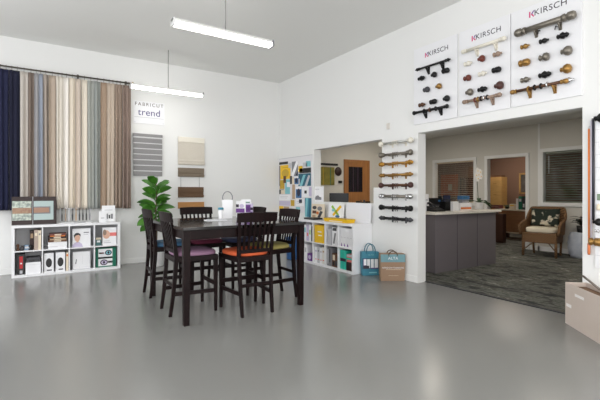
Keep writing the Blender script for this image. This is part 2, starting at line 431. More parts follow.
strip_light(-1.6,-.4,1.2,3.045,'added unseen fluorescent strip light hanging behind the viewer on the left',(0,))
def added_ceiling_panel(x, y, st, name):  # unseen panel light, added to brighten the rooms behind
    o = thing('added_ceiling_panel_light', name, 'ceiling light', (x,y,CLR), 0)
    MB().box((-.31,-.61,-.02),(.31,.61,-.001),METW).build('frame', o)
    MB().box((-.28,-.58,-.024),(.28,.58,-.018),mat('lit_diffuser_%d'%int(st*10),(255,245,230),.5,emit=st*.9)).build('diffuser', o)
added_ceiling_panel(6.8,5.9,15,'added unseen square flat ceiling light above the reception counter side')
added_ceiling_panel(6.8,2.9,12,'added unseen flat ceiling light in the reception room near the wicker armchair')
added_ceiling_panel(10.9,6.2,12,'added unseen flat ceiling light in the brown office')
added_ceiling_panel(10.6,2.4,.6,'added unseen dim ceiling light in the dark office')

def area(name, loc, rot, sx, sy, power, col):
    l = bpy.data.lights.new(name,'AREA'); l.shape = 'RECTANGLE'; l.size = sx; l.size_y = sy; l.energy = power; l.color = col
    o = bpy.data.objects.new(name, l); COL.objects.link(o); o.location = loc; o.rotation_euler = rot; return o
for i,(a,b) in enumerate(WN):
    area('window_daylight', (X0-.03,(a+b)/2,1.8), (0,-pi/2,0), 2.1, b-a-.1, 58, (.97,.97,1))
for i,(a,b) in enumerate(WF):
    area('window_daylight', ((a+b)/2,Y0-.03,1.6), (pi/2,0,0), b-a-.1, 2.5, 80, (1,.975,.95))
wd = bpy.data.worlds.new('sky'); SC.world = wd; wd.use_nodes = True
bg = wd.node_tree.nodes['Background']; bg.inputs['Color'].default_value = (.85,.92,1,1); bg.inputs['Strength'].default_value = 1.2

# ------------------------------------------------------------------ curtains display
rodz = 3.165; ry = YB-.11
cr_ = thing('curtain_rod','long dark metal curtain rod on the back wall carrying the drapery samples','curtain rod',(-1.2,ry,rodz))
rx1 = P(130,86,Y=ry).x+1.2
DM = mat('dark_pewter',(84,78,70),.4,metal=.6)
MB().cyl((0,0,0),(rx1,0,0),.012,DM).build('rod', cr_)
MB().rev((rx1,0,0),(1,0,0),[(.012,0),(.02,.004),(.014,.012),(.026,.03),(.03,.045),(.022,.062),(.004,.07)],BRASS).build('finial', cr_)
for bx in (.3,1.75,rx1-.05):
    MB().box((bx-.012,.09,-.05),(bx+.012,.109,.05),DM).box((bx-.006,-.002,-.02),(bx+.006,.1,-.008),DM).box((bx-.006,-.02,-.02),(bx+.006,.02,-.012),DM).build('bracket', cr_)
def fabric(name, c):
    return mat(name, c, .85)
cols = [(-24,-8,(30,34,66),'navy blue drapery sample panel leftmost on the rod'),
 (-8,9,(22,26,58),'deep navy drapery sample panel at the left end of the rod'),
 (9,20,(18,20,46),'near black navy drapery sample beside an off white one'),
 (20,28,(196,188,180),'off white drapery sample directly right of the navy panels'),
 (28,34,(124,110,100),'dark taupe drapery sample left of the blue grey one'),
 (34,38.5,(160,158,160),'mid grey drapery sample, narrow, second left of the tan panel'),
 (38.5,43,(146,152,164),'blue grey narrow drapery sample panel'),
 (43,48.5,(172,160,150),'greyish beige drapery sample right of the blue grey panel'),
 (48.5,56,(180,164,148),'tan drapery sample left of the ivory panels'),
 (56,64,(222,214,202),'wide ivory drapery sample in the middle of the rod'),
 (64,69,(236,230,222),'brightest white drapery sample in the middle of the rod'),
 (69,75.5,(226,214,196),'warm cream drapery sample right of the brightest white panel'),
 (75.5,81.5,(206,192,178),'pale beige drapery sample left of the sage panels'),
 (81.5,87.5,(222,212,196),'soft cream drapery sample touching the sage panels'),
 (87.5,94,(166,168,162),'sage grey drapery sample, left one of the two'),
 (94,100.5,(150,154,150),'darker sage grey drapery sample beside a caramel one'),
 (100.5,107,(160,138,118),'caramel brown drapery sample right of the sage panels'),
 (107,115,(190,174,158),'light taupe drapery sample third from the right end'),
 (115,122.5,(150,132,118),'brown taupe drapery sample second from the right end'),
 (122.5,131,(138,120,110),'darkest taupe drapery sample at the right end of the rod')]
RING = mat('ring_metal',(96,88,76),.4,metal=.6)
for i,(u0,u1,c,lab) in enumerate(cols):
    a = P(u0,100,Y=ry).x; b = P(u1,100,Y=ry).x; wd_ = b-a-.004
    zb = .985+random.uniform(-.012,.012); zt = rodz-.045
    o = thing('drapery_panel', lab, 'curtain', ((a+b)/2,ry,zb), 0, 'drapery sample panels on the rod')
    m = MB(); nf = max(1,round(wd_/.068)); NX = nf*12; NZ = 24; H = zt-zb; vs = []; ph = random.uniform(0,6)
    for j in range(NZ+1):
        tz = j/NZ
        for k in range(NX+1):
            tx = k/NX
            A = (.017+.010*(1-tz))*(.8+.35*sin(i*1.7+tx*2.6))*(1 if tz < .93 else .6)
            y = A*sin(2*pi*nf*tx+ph+.1*sin(3*tz+i))+.005*sin(5*tx+2*tz+i)
            x = -wd_/2+wd_*tx + .004*sin(4*tz+i)*sin(pi*tx)
            x *= (1-.03*sin(pi*tz))
            vs.append((x, y, H*tz))
    fs = [(j*(NX+1)+k, j*(NX+1)+k+1, (j+1)*(NX+1)+k+1, (j+1)*(NX+1)+k) for j in range(NZ) for k in range(NX)]
    m.faces(vs, fs, fabric('drapery_%d'%i, c), True)
    m.build('fabric', o, solid=.003)
    for q in range(nf):
        x = -wd_/2+wd_*(q+.5)/nf; R = MB()
        R.tube([(x,.021*cos(t*2*pi/12),H+.045+.021*sin(t*2*pi/12)) for t in range(12)],.0025,RING,seg=5,closed=True)
        R.box((x-.002,-.006,H-.01),(x+.002,.006,H+.026),RING)
        R.build('ring', o)

# ------------------------------------------------------------------ back wall displays
a = BACK.px(132,102); b_ = BACK.px(165.5,122)
sg = slab('wall_sign','white fabric maker sign with violet word trend beside the curtains','sign',BACK,(a[0]+b_[0])/2,-.012,2.50,.54,.40,.012,mat('sign_white',(238,238,240),.5),
     prints=[('r',.03,.27,.97,.29,LGRY),('r',.03,.05,.06,.08,LGRY),('r',.94,.05,.97,.08,LGRY)])
text('FABRICUT',.086,mat('brown_ink',(104,92,84),.6),sg,(0,-.003,.345),spacing=1.35)
text('trend',.17,TRENDINK,sg,(0,-.003,.2),spacing=1.05)
# grey banded shade
def banded_shade(u0,u1,v0,v1,bands,m,gap,label,name='roman_shade',ly=-.035):
    x0,z1 = BACK.px(u0,v0,ly); x1,_ = BACK.px(u1,v0,ly); _,z1 = BACK.px((u0+u1)/2,v0,ly); _,z0 = BACK.px((u0+u1)/2,v1,ly)
    o = thing(name, label, 'window shade', ((x0+x1)/2,YB,z0))
    h = z1-z0; w_ = (x1-x0)/2
    MB().box((-w_,-.045,h-.05),(w_,-.002,h),gap[1]).build('head_rail', o, .004)
    s = MB(); s.box((-w_+.008,-.028,.005),(w_-.008,-.024,h-.05),gap[0]); s.build('sheer', o)
    t = MB(); bh = (h-.06)/bands
    for k in range(bands):
        z = k*bh; t.box((-w_+.005,-.034,z),(w_-.005,-.029,z+bh*.83),m)
    t.build('fabric_band', o)
    return o
GS = stripes_mat('grey_woven_fabric',(136,134,134),(158,156,156),60,'Z')
banded_shade(133,162.5,134,176,7,GS,(mat('sheer_white',(222,222,222),.8),mat('shade_grey_metal',(140,138,138),.5)),'banded grey and white zebra window shade sample on the back wall','zebra_shade')
# natural woven shades column
WC = stripes_mat('cream_woven_reed',(208,198,182),(234,228,216),50,'Z',dist=2)
WT = stripes_mat('grey_brown_woven_reed',(118,104,88),(142,128,110),50,'Z',dist=2)
WD = stripes_mat('dark_brown_woven_reed',(92,68,48),(124,96,70),50,'Z',dist=2)
WG = stripes_mat('golden_bamboo',(176,120,66),(206,156,98),40,'X',dist=1)
def woven(u0,u1,v0,v1,m,label,edge=None,folds=2,cords=True):
    ly = -.03
    x0,_ = BACK.px(u0,v0,ly); x1,_ = BACK.px(u1,v0,ly); _,z1 = BACK.px((u0+u1)/2,v0,ly); _,z0 = BACK.px((u0+u1)/2,v1,ly)
    o = thing('woven_shade', label, 'window shade', ((x0+x1)/2,YB,z0), 0, 'woven shade samples in a column on the back wall')
    h = z1-z0; w_ = (x1-x0)/2
    MB().box((-w_,-.03,0),(w_,-.022,h),m).build('reed_panel', o)
    f = MB(); 
    for k in range(folds): f.box((-w_-.002,-.05+.006*k,.01+.045*k),(w_+.002,-.03,.05+.045*k),m)
    f.build('bottom_fold', o, .004)
    MB().box((-w_,-.04,h-.1),(w_,-.03,h),edge or m).build('valance', o, .003)
    MB().box((-w_+.01,-.022,h-.03),(w_-.01,-.001,h-.005),WHITE).build('head_rail', o)
    return o
woven(178,204.5,137.5,165,WC,'cream woven reed shade sample at top of the column',mat('cream_edge',(236,230,216),.7))
woven(178,204,168,177,WT,'grey brown woven shade sample just under the cream one',folds=1)
woven(178,203.5,187,197.5,WD,'dark brown woven shade sample in the lower part of the column',folds=1)
for cu in (181,199.5):
    x_,z1_ = BACK.px(cu,176,-.035); _,z0_ = BACK.px(cu,188,-.035)
    o = MB().cyl((0,0,0),(0,0,z1_-z0_),.003,GRY,seg=6).build('shade_cord'); put(o,(x_,YB-.026,z0_)); tag(o,('left' if cu<190 else 'right')+' grey lift cord between the grey brown and dark brown shade samples','cord')
woven(178,204,202,208.5,WG,'golden bamboo shade sample at the bottom behind the maroon chair',folds=1)

# ------------------------------------------------------------------ cube shelves
def cube_shelf(org, rz, label):
    o = thing('cube_shelf', label, 'shelf', org, rz)
    L,D,H,T,t = 1.47,.385,.77,.038,.016
    f = MB(); f.box((0,0,0),(L,D,T),WHITE).box((0,0,H-T),(L,D,H),WHITE).box((0,0,T),(T,D,H-T),WHITE).box((L-T,0,T),(L,D,H-T),WHITE); f.build('carcass', o, .002)
    MB().box((T,.002,.377),(L-T,D-.002,.393),WHITE).build('middle_shelf', o)
    for i in range(1,4):
        x = T+i*.3365+(i-1)*.016
        MB().box((x,.002,T),(x+.016,D-.002,.377),WHITE).box((x,.002,.393),(x+.016,D-.002,H-T),WHITE).build('divider', o)
    MB().box((T,D-.008,T),(L-T,D-.002,H-T),mat('shelf_back_shade_grey',(200,200,202),.6)).build('back_panel', o)  # back greyer than the carcass: cell shade put into its colour
    return o
SLF = Fr((-.33,7.215,0),0); SRF = Fr((4.03,6.17,0),-pi/2)
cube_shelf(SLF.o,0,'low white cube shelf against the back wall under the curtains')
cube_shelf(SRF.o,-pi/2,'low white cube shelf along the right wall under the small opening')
B0, B1, TP = .038, .393, .77
def cellx(i): return .038+i*.3525
G = 'goods in the left cube shelf'
# -- left shelf, top row
def lathe_thing(name,label,cat,fr,lx,ly,z,prof,m,seg=16,**k):
    o = MB().rev((0,0,0),(0,0,1),prof,m,seg).build(name); put(o, fr.w(lx,ly,z), fr.rz); return tag(o,label,cat,**k)
lathe_thing('figurine','small dark brown figurine in top left shelf cell','figurine',SLF,.075,.08,B1,[(.02,0),(.024,.02),(.012,.05),(.022,.07),(.018,.09),(.002,.1)],BROWN)
lathe_thing('jar','small dark grey jar beside the figurine in the shelf','jar',SLF,.125,.07,B1,[(.02,0),(.026,.02),(.024,.05),(.014,.06),(.016,.07),(.002,.071)],DGRY)
slab('tin_box','pale blue tin box standing in top left shelf cell','box',SLF,.185,.1,B1,.06,.075,.05,mat('pale_blue_tin',(150,178,204),.4),prints=[('r',.1,.3,.9,.7,PAPER)],yaw=.2)
lathe_thing('camera_spool','black round spool with white centre in top left shelf cell','spool',SLF,.235,.06,B1,[(.018,0),(.03,.004),(.03,.02),(.014,.024),(.014,.05),(.03,.054),(.03,.07),(.002,.074)],BLKP)
slab('binder','dark brown upright binder in top left shelf cell','binder',SLF,.247,.16,B1,.055,.28,.2,DBRN,prints=[('r',.2,.6,.8,.85,TAN)])
slab('sample_box','taupe upright sample box, left of the two in the cell','box',SLF,.302,.04,B1,.05,.3,.26,mat('taupe_card',(178,160,148),.6),prints=[('r',.2,.7,.8,.85,CREAM)])
slab('sample_box','cream upright sample box touching the cell divider','box',SLF,.347,.04,B1,.036,.29,.26,CREAM,prints=[('e',.5,.8,.3,.05,GRY)])
# second cell: books over white box
o = slab('storage_box','white box under a pile of magazines in the shelf','box',SLF,cellx(1)+.19,.03,B1,.25,.1,.28,PAPER,prints=[('r',.1,.3,.5,.36,LGRY)])
pl = [(BROWN,'brown swatch book lowest in the pile',.03,.24),(TAN,'tan swatch book second in the pile',.022,.22),(DBRN,'dark brown swatch book in middle of the pile',.03,.235),(ORNG,'orange brown swatch book near top of the pile',.018,.2),(REDWD,'mahogany swatch book topmost on the pile',.028,.225)]
z = B1+.1015
for m,l,h,w_ in pl:
    slab('swatch_book',l+' in the left shelf','book',SLF,cellx(1)+.19+random.uniform(-.01,.01),.04+random.uniform(0,.01),z,w_,h-.001,.24,m,prints=[('r',.3,.2,.7,.8,CREAM)],group=G); z += h
# third cell: brochure with portrait
slab('brochure','white brochure printed with dark haired head and shoulders portrait','brochure',SLF,cellx(2)+.165,.06,B1,.255,.29,.004,PAPER,lean=-.08,
     prints=[('p',[(.0,0),(.0,.12),(.1,.22),(.2,.26),(.38,.26),(.52,.16),(.56,0)],LAV),('r',.22,.22,.34,.36,SKIN),('e',.27,.5,.15,.2,SKIN,2),('p',[(.1,.5),(.08,.64),(.18,.76),(.32,.77),(.44,.7),(.46,.56),(.41,.6),(.36,.66),(.2,.63),(.15,.58)],BLKP,2.6),('r',.62,.75,.92,.8,GRY),('r',.62,.65,.86,.68,LGRY)])
# fourth cell
slab('tea_tin','small dark teal box in top right cell of left shelf','box',SLF,cellx(3)+.055,.06,B1,.075,.13,.07,mat('teal_card',(84,124,124),.6),prints=[('r',.2,.4,.8,.65,PAPER),('r',0,.75,1,1,CREAM)])
slab('brochure','white brochure with pale face picture and red banner','brochure',SLF,cellx(3)+.22,.06,B1,.21,.29,.004,PAPER,lean=-.08,
     prints=[('e',.28,.6,.26,.24,SKIN),('e',.16,.72,.13,.16,TAUPE,2),('r',.5,.5,1,.7,PINK),('r',.1,.12,.6,.16,LGRY),('r',.1,.22,.5,.25,LGRY)])
# bottom row
slab('binder','black and red upright binder in bottom left cell','binder',SLF,.115,.05,B0,.085,.3,.26,BLKP,prints=[('r',.25,.3,.75,.9,RED),('r',.3,.05,.7,.2,LGRY),('e',.5,.55,.15,.04,PAPER,2)])
o = slab('storage_box','white lidded box in bottom left cell','box',SLF,.265,.04,B0+.0,.19,.17,.26,PAPER,prints=[('r',.05,.8,.95,.82,LGRY)])
slab('hand_tool_case','dark grey case lying on the white lidded box','case',SLF,.265,.06,B0+.171,.17,.07,.2,DGRY,prints=[('r',.2,.2,.6,.5,BLKP)])
slab('sample_box','white sample box with black oval in the bottom row, left one','box',SLF,cellx(1)+.075,.03,B0,.125,.29,.27,PAPER,prints=[('e',.5,.5,.32,.24,BLKP),('r',.3,.08,.8,.14,DGRY)])
slab('sample_box','white sample box with black oval in the bottom row, right one','box',SLF,cellx(1)+.227,.03,B0,.125,.29,.27,PAPER,prints=[('e',.5,.5,.32,.24,BLKP),('r',.3,.08,.8,.14,DGRY)])
slab('swatch_book','cream upright swatch book with orange top near shelf divider','book',SLF,cellx(1)+.318,.03,B0,.03,.28,.25,CREAM,prints=[('r',.1,.8,.9,.92,ORNG)])
slab('framed_sheet','white sheet in pale frame in bottom row of left shelf','sheet',SLF,cellx(2)+.165,.05,B0,.25,.28,.012,LGRY,lean=-.06,
     prints=[('r',.03,.03,.97,.97,PAPER),('p',[(.14,.32),(.19,.3),(.24,.55),(.2,.6)],GRY,2),('r',.3,.1,.9,.12,LAV),('r',.55,.3,.56,.8,LGRY)])
o = slab('sample_case','green case holding patterned white cards in bottom right cell','case',SLF,cellx(3)+.165,.05,B0,.3,.31,.22,GRN,
     prints=[('r',.12,.54,.82,.96,PAPER),('r',.12,.06,.82,.44,PAPER),('r',.12,.445,.82,.53,BLKP),('e',.62,.75,.17,.14,INK,2),('e',.62,.75,.12,.1,AQUA,2.6),('e',.62,.75,.05,.07,INK,3),('e',.4,.25,.19,.15,INK,2),('e',.4,.25,.14,.1,LAV,2.6),('e',.4,.25,.06,.07,INK,3),('r',.16,.7,.4,.78,PINK),('r',.6,.2,.82,.3,GRN,2)])
# -- on top of left shelf
bk = thing('sample_book','large dark brown hinged sample book with patterned swatches standing open on shelf','book',SLF.w(0,0,0))
x0_,_ = SLF.px(11.5,200,.12); x1_,_ = SLF.px(56.5,200,.12); wB = x1_-x0_; hB = SLF.px(34,196.5,.12)[1]-TP
bk.location = SLF.w(x0_,.12,TP); bk.rotation_euler = (-.09,0,0)
BRD = mat('dark_brown_leatherette',(40,20,18),.5)
MB().box((0,0,0),(wB*.455,.022,hB),BRD).build('left_cover',bk,.002)
MB().box((wB*.465,0,0),(wB,.022,hB),BRD).build('right_cover',bk,.002)
FLOR = mat('pale_floral_fabric',(208,216,204),.8,c2=(146,156,150),vscale=28,var=.6)
STRP = stripes_mat('pale_blue_fabric',(178,196,196),(192,208,204),30,'Z',rough=.8)
MB().box((0.006,-.006,.16*hB),(wB*.43,.0,.84*hB),FLOR).box((wB*.48,-.006,.16*hB),(wB*.93,.0,.84*hB),STRP).build('swatch',bk)
MB().box((.01,-.010,.4*hB),(wB*.43,-.006,.6*hB),mat('rust_band',(152,112,92),.7,c2=(176,150,126),vscale=30)).box((wB*.48,-.010,.38*hB),(wB*.86,-.006,.64*hB),GRY).box((wB*.48,-.013,.42*hB),(wB*.83,-.009,.6*hB),mat('rust_card',(168,132,112),.7)).build('title_band',bk)
MB().box((wB*.455,-.008,0),(wB*.465,.024,hB),LGRY).build('spine',bk)
# acrylic rack with hanging trim samples
x0_,_ = SLF.px(60.5,205,.2); x1_,_ = SLF.px(91,205,.2)
rk = thing('trim_rack','clear low rack with short dark trim samples hanging on shelf top','rack',SLF.w((x0_+x1_)/2,.2,TP)); hw = (x1_-x0_)/2
MB().box((-hw,-.06,0),(hw,.06,.01),WHITE).build('base',rk)
for s in (-1,1): MB().box((s*hw,-.005,.01),(s*hw-s*.006,.005,.24),LGRY).build('upright',rk)
MB().cyl((-hw,0,.235),(hw,0,.235),.004,CHROME).build('top_rod',rk)
for k in range(9):
    x = -hw+.02+k*(2*hw-.04)/8; mm = (BLKP,TAUPE,LGRY,DGRY,TAN,DGRY,BLKP,BLKP,GRY)[k]
    MB().post([(x,0,.235,.014,.006),(x,0,.17,.01,.006),(x,0,.12,.022,.008),(x,0,.035,.018,.008)],mm).build('trim_sample',rk)
slab('tray','thin clear tray with papers at the front edge of the shelf top','tray',SLF,SLF.px(80,222,.05)[0],.03,TP,.16,.012,.1,LGRY)
slabpx('card_holder','white card on rounded stand right of the trim rack','card',SLF,.08,99,106,211,TP,.01,PAPER,prints=[('r',.25,.35,.75,.4,GRY)],lean=-.05)
slabpx('display_card','white display card with small dark curtain sketch on shelf top','card',SLF,.17,102,115.3,205.5,TP,.008,mat('bright_card',(246,246,248),.5),lean=-.08,
     prints=[('r',.35,.18,.45,.5,GRY),('r',.5,.2,.62,.42,DGRY),('r',.66,.18,.82,.48,GRY),('r',.2,.7,.8,.74,LGRY)])

# ------------------------------------------------------------------ fiddle leaf fig
fg = P(156,200,Y=7.12); px_ = fg.x
fig = thing('potted_fig','tall fiddle leaf fig with broad glossy green leaves behind the chairs','plant',(px_,7.12,0))
POT = mat('white_ceramic_pot',(228,228,228),.35)
MB().rev((0,0,0),(0,0,1),[(.11,0),(.12,.02),(.15,.28),(.155,.29),(.14,.29),(.135,.25),(.01,.25)],POT,24).build('pot',fig)
MB().rev((0,0,.25),(0,0,1),[(.133,0),(.12,.012),(.002,.016)],mat('potting_soil',(58,42,32),.95)).build('soil',fig)
MB().tube([(0,0,.25),(.015,.01,.6),(-.005,0,.9),(.01,.005,1.2),(.0,0,1.45)],[.016,.014,.012,.009,.006],mat('brown_bark',(92,72,52),.8)).build('trunk',fig)
LEAF = mat('glossy_green_leaf',(44,98,28),.4,c2=(84,142,44),vscale=7,bump=.1,bscale=30)
lf = MB()
def leaf(mb, base, az, el, L, W, droop, m, fold=.25, N=8, roll=0):
    d0 = Vector((cos(az)*cos(el), sin(az)*cos(el), sin(el))); side = Vector((-sin(az),cos(az),0)); p = Vector(base); rows = []
    e = el
    for i in range(N+1):
        t = i/N
        wv = W*(sin(pi*min(1,t**.75*1.02))**.7)*(.65+.5*t) if 0 < i < N else .002
        d = Vector((cos(az)*cos(e), sin(az)*cos(e), sin(e))); up = side.cross(d)
        up = -up if up.z < 0 else up
        wob = .05*W*sin(t*14)
        sd, up = side*cos(roll)+up*sin(roll), up*cos(roll)-side*sin(roll)
        rows.append([tuple(p+sd*wv*s+up*(abs(s)*wv*fold+(wob*s*s))) for s in (-1,-.5,0,.5,1)])
        p = p+d*(L/N); e -= droop/N
    vs = [v for r in rows for v in r]
    mb.faces(vs,[(i*5+k,i*5+k+1,(i+1)*5+k+1,(i+1)*5+k) for i in range(N) for k in range(4)],m,True)
random.seed(3)
for i in range(34):
    t = i/33; z = .66+.74*t; az = i*2.4+random.uniform(-.3,.3)
    L = random.uniform(.30,.36)*(1-.2*t); el = .25+.65*t+random.uniform(-.15,.15)
    leaf(lf,(.01*cos(az),.01*sin(az),z),az,el,L,L*.28,1.1-.3*t,LEAF,.1,8,(1 if i%2 else -1)*random.uniform(.5,1.1))
lf.build('foliage',fig,recalc=False,solid=.0015)

# ------------------------------------------------------------------ table and chairs
TX0,TX1,TY0,TY1 = 1.128,2.505,3.725,5.13
tb = thing('dining_table','square counter height espresso wood table with glossy dark top','table',((TX0+TX1)/2,(TY0+TY1)/2,0))
hx,hy = (TX1-TX0)/2,(TY1-TY0)/2
MB().box((-hx,-hy,.9),(-.001,hy,.93),TWOOD).box((.001,-hy,.9),(hx,hy,.93),TWOOD).build('tabletop',tb,.004)
f = MB(); i_ = .03
f.box((-hx+i_,-hy+i_,.81),(hx-i_,-hy+i_+.022,.9),WOOD).box((-hx+i_,hy-i_-.022,.81),(hx-i_,hy-i_,.9),WOOD)
f.box((-hx+i_,-hy+i_+.022,.81),(-hx+i_+.022,hy-i_-.022,.9),WOOD).box((hx-i_-.022,-hy+i_+.022,.81),(hx-i_,hy-i_-.022,.9),WOOD); f.build('apron',tb,.003)
for sx in (-1,1):
    for sy in (-1,1):
        cx,cy = sx*(hx-.043),sy*(hy-.05)
        MB().post([(cx,cy,0,.052,.052),(cx,cy,.75,.066,.066),(cx,cy,.898,.066,.066)],WOOD).build('leg',tb,.003)

def make_chair(label, loc, rz, seatmat):
    o = thing('dining_chair', label, 'chair', loc, rz, 'counter height chairs around the table')
    for s in (-1,1):
        MB().post([(s*.172,-.262,0,.028,.032),(s*.175,-.235,.2,.032,.036),(s*.18,-.212,.45,.034,.04),(s*.184,-.205,.6,.034,.042),(s*.190,-.222,.75,.030,.034),(s*.198,-.248,.9,.028,.026),(s*.205,-.27,1.03,.026,.022)],WOOD).build('rear_leg',o,.003)
        MB().post([(s*.21,.205,0,.028,.028),(s*.21,.205,.56,.042,.042)],WOOD).build('front_leg',o,.003)
        MB().faces([(s*.163-.01,-.225,.2),(s*.163+.01,-.225,.2),(s*.203+.01,.19,.2),(s*.203-.01,.19,.2),(s*.163-.01,-.222,.24),(s*.163+.01,-.222,.24),(s*.203+.01,.19,.24),(s*.203-.01,.19,.24)],[(0,3,2,1),(4,5,6,7),(0,1,5,4),(1,2,6,5),(2,3,7,6),(3,0,4,7)],WOOD).build('stretcher',o)
    MB().box((-.195,.195,.27),(.195,.215,.315),WOOD).build('stretcher',o,.002)
    MB().box((-.165,-.238,.29),(.165,-.22,.325),WOOD).build('stretcher',o,.002)
    # tapered seat frame and cushion
    MB().loft([[(-.19,-.225,z),(.19,-.225,z),(.232,.228,z),(-.232,.228,z)] for z in (.545,.6)],WOOD,False).build('seat_frame',o,.004)
    c = MB(); rows = []
    for z,g in ((.601,.002),(.612,-.004),(.632,-.002),(.648,.02),(.655,.07)):
        pts = []
        for k in range(32):
            a = 2*pi*k/32; q = 3.4 if z < .65 else 3
            ux = (abs(cos(a))**(2/q))*(1 if cos(a)>=0 else -1); uy = (abs(sin(a))**(2/q))*(1 if sin(a)>=0 else -1)
            y = .018+uy*(.222-g); wx = (.212-g)+.022*uy
            pts.append((ux*wx,y,z))
        rows.append(pts)
    c.loft(rows,seatmat,True).build('seat_cushion',o)
    # top rail: bowed
    r = MB(); rows = []
    for k in range(9):
        t = -1+2*k/8; x = t*.228; b_ = -.022*(1-t*t)
        y0 = -.255+b_; y1 = -.274+b_; zt = 1.052+.006*(1-t*t)
        rows.append([(x,y0-.012,.957),(x,y0+.012,.957),(x,y1+.012,zt),(x,y1-.010,zt)])
    r.loft(rows,WOOD,False).build('top_rail',o,.003)
    MB().box((-.17,-.222,.635),(.17,-.2,.672),WOOD).build('lower_rail',o,.002)
    for k in range(6):
        x = -.132+k*.0528; t = x/.228; b_ = -.02*(1-t*t)
        MB().post([(x,-.211,.668,.022,.012),(x*1.03,-.226+b_*.6,.8,.022,.012),(x*1.06,-.260+b_,.962,.022,.012)],WOOD).build('slat',o)
    return o
def seat(n,c): return mat(n,c,.75,bump=.1,bscale=250)
make_chair('dark wood chair with orange seat at the near side of the table',(1.89,3.965,0),0,seat('orange_seat',(214,96,52)))
make_chair('dark wood chair with lavender pink seat nearest on the left',(1.38,4.295,0),-pi/2,seat('lavender_seat',(152,116,142)))
make_chair('dark wood chair with blue seat farther on the left of the table',(1.38,5.15,0),-pi/2,seat('blue_seat',(62,104,136)))
make_chair('dark wood chair with maroon seat on the far side of the table',(1.84,5.2,0),pi,seat('maroon_seat',(104,30,58)))
make_chair('dark wood chair with olive yellow seat nearest on the right',(2.345,4.255,0),pi/2,seat('olive_seat',(158,146,84)))
make_chair('dark wood chair with navy seat farther on the right of table',(2.335,5.09,0),pi/2,seat('navy_seat',(52,58,92)))

# things on the table
TZ = .931
def onT(u,v): return P(u,v,Z=TZ)
F0 = Fr((0,0,0),-YAW)      # faces the viewer
def table_slab(name,label,cat,u0,u1,v0,vb,t,m,yaw=0,**k):
    b = onT((u0+u1)/2,vb); r = ray((u0+u1)/2,vb); d = b.x*SY+b.y*CY
    w_ = (u1-u0)*d/FPX; h = (vb-v0)*d/FPX
    fr = Fr((b.x,b.y,0),-YAW)
    return slab(name,label,cat,fr,0,0,TZ,w_,h,t,m,yaw=yaw,**k)
p = onT(227.5,218.6)
bag = thing('paper_bag','tall white paper gift bag with loop handle standing on table','bag',p,-YAW+.25)
m_ = MB(); m_.loft([[(-.06,0,0),(.06,0,0),(.06,.05,0),(-.06,.05,0)],[(-.066,-.004,.235),(.066,-.004,.235),(.066,.054,.235),(-.066,.054,.235)]],PAPER,False); m_.build('bag_body',bag)
MB().tube([(-.055,-.004,.235)]+[(-.062*cos(a*pi/8),-.004,.255+.085*sin(a*pi/8)) for a in range(9)]+[(.055,-.004,.235)],.006,GRY).build('handle',bag)
p = onT(221.5,219.4)
cup = thing('tumbler','white tumbler with teal lid beside the white gift bag','cup',P(220.8,219.6,Z=TZ))
MB().rev((0,0,0),(0,0,1),[(.022,0),(.026,.002),(.03,.12),(.002,.121)],PAPER).build('body',cup)
MB().rev((0,0,.12),(0,0,1),[(.033,0),(.033,.02),(.028,.026),(.002,.027)],TEAL).build('lid',cup)
table_slab('brochure','white and purple brochure standing on table right of gift bag','brochure',236,245.5,201,217.6,.012,PAPER,prints=[('r',0,.3,.9,.55,PURP),('r',0,.62,.3,.8,INK),('r',.1,.1,.9,.14,LGRY),('e',.6,.7,.25,.12,LAV)])
table_slab('brochure','purple patterned booklet standing right of the other brochure','brochure',245,253,203.5,216.8,.012,LAV,prints=[('r',.1,.35,.7,.9,PURP),('r',.3,.5,1,.7,INK),('r',.7,.1,.95,.4,PURP)])
table_slab('brochure','white folded leaflet lying upright behind the purple brochures','brochure',241,251,199.5,216,.008,PAPER,prints=[('r',.1,.8,.9,.86,GRN)])
q0,q1 = onT(206.5,221),onT(219,219.5)
m_ = MB(); m_.box((-.13,-.1,0),(.13,.1,.004),PAPER).box((-.1,-.09,.004),(.12,.08,.009),LGRY); o = m_.build('paper_stack'); put(o,((q0.x+q1.x)/2+.02,(q0.y+q1.y)/2-.03,TZ),-.3); tag(o,'thin stack of white papers lying on the table left of tumbler','papers')

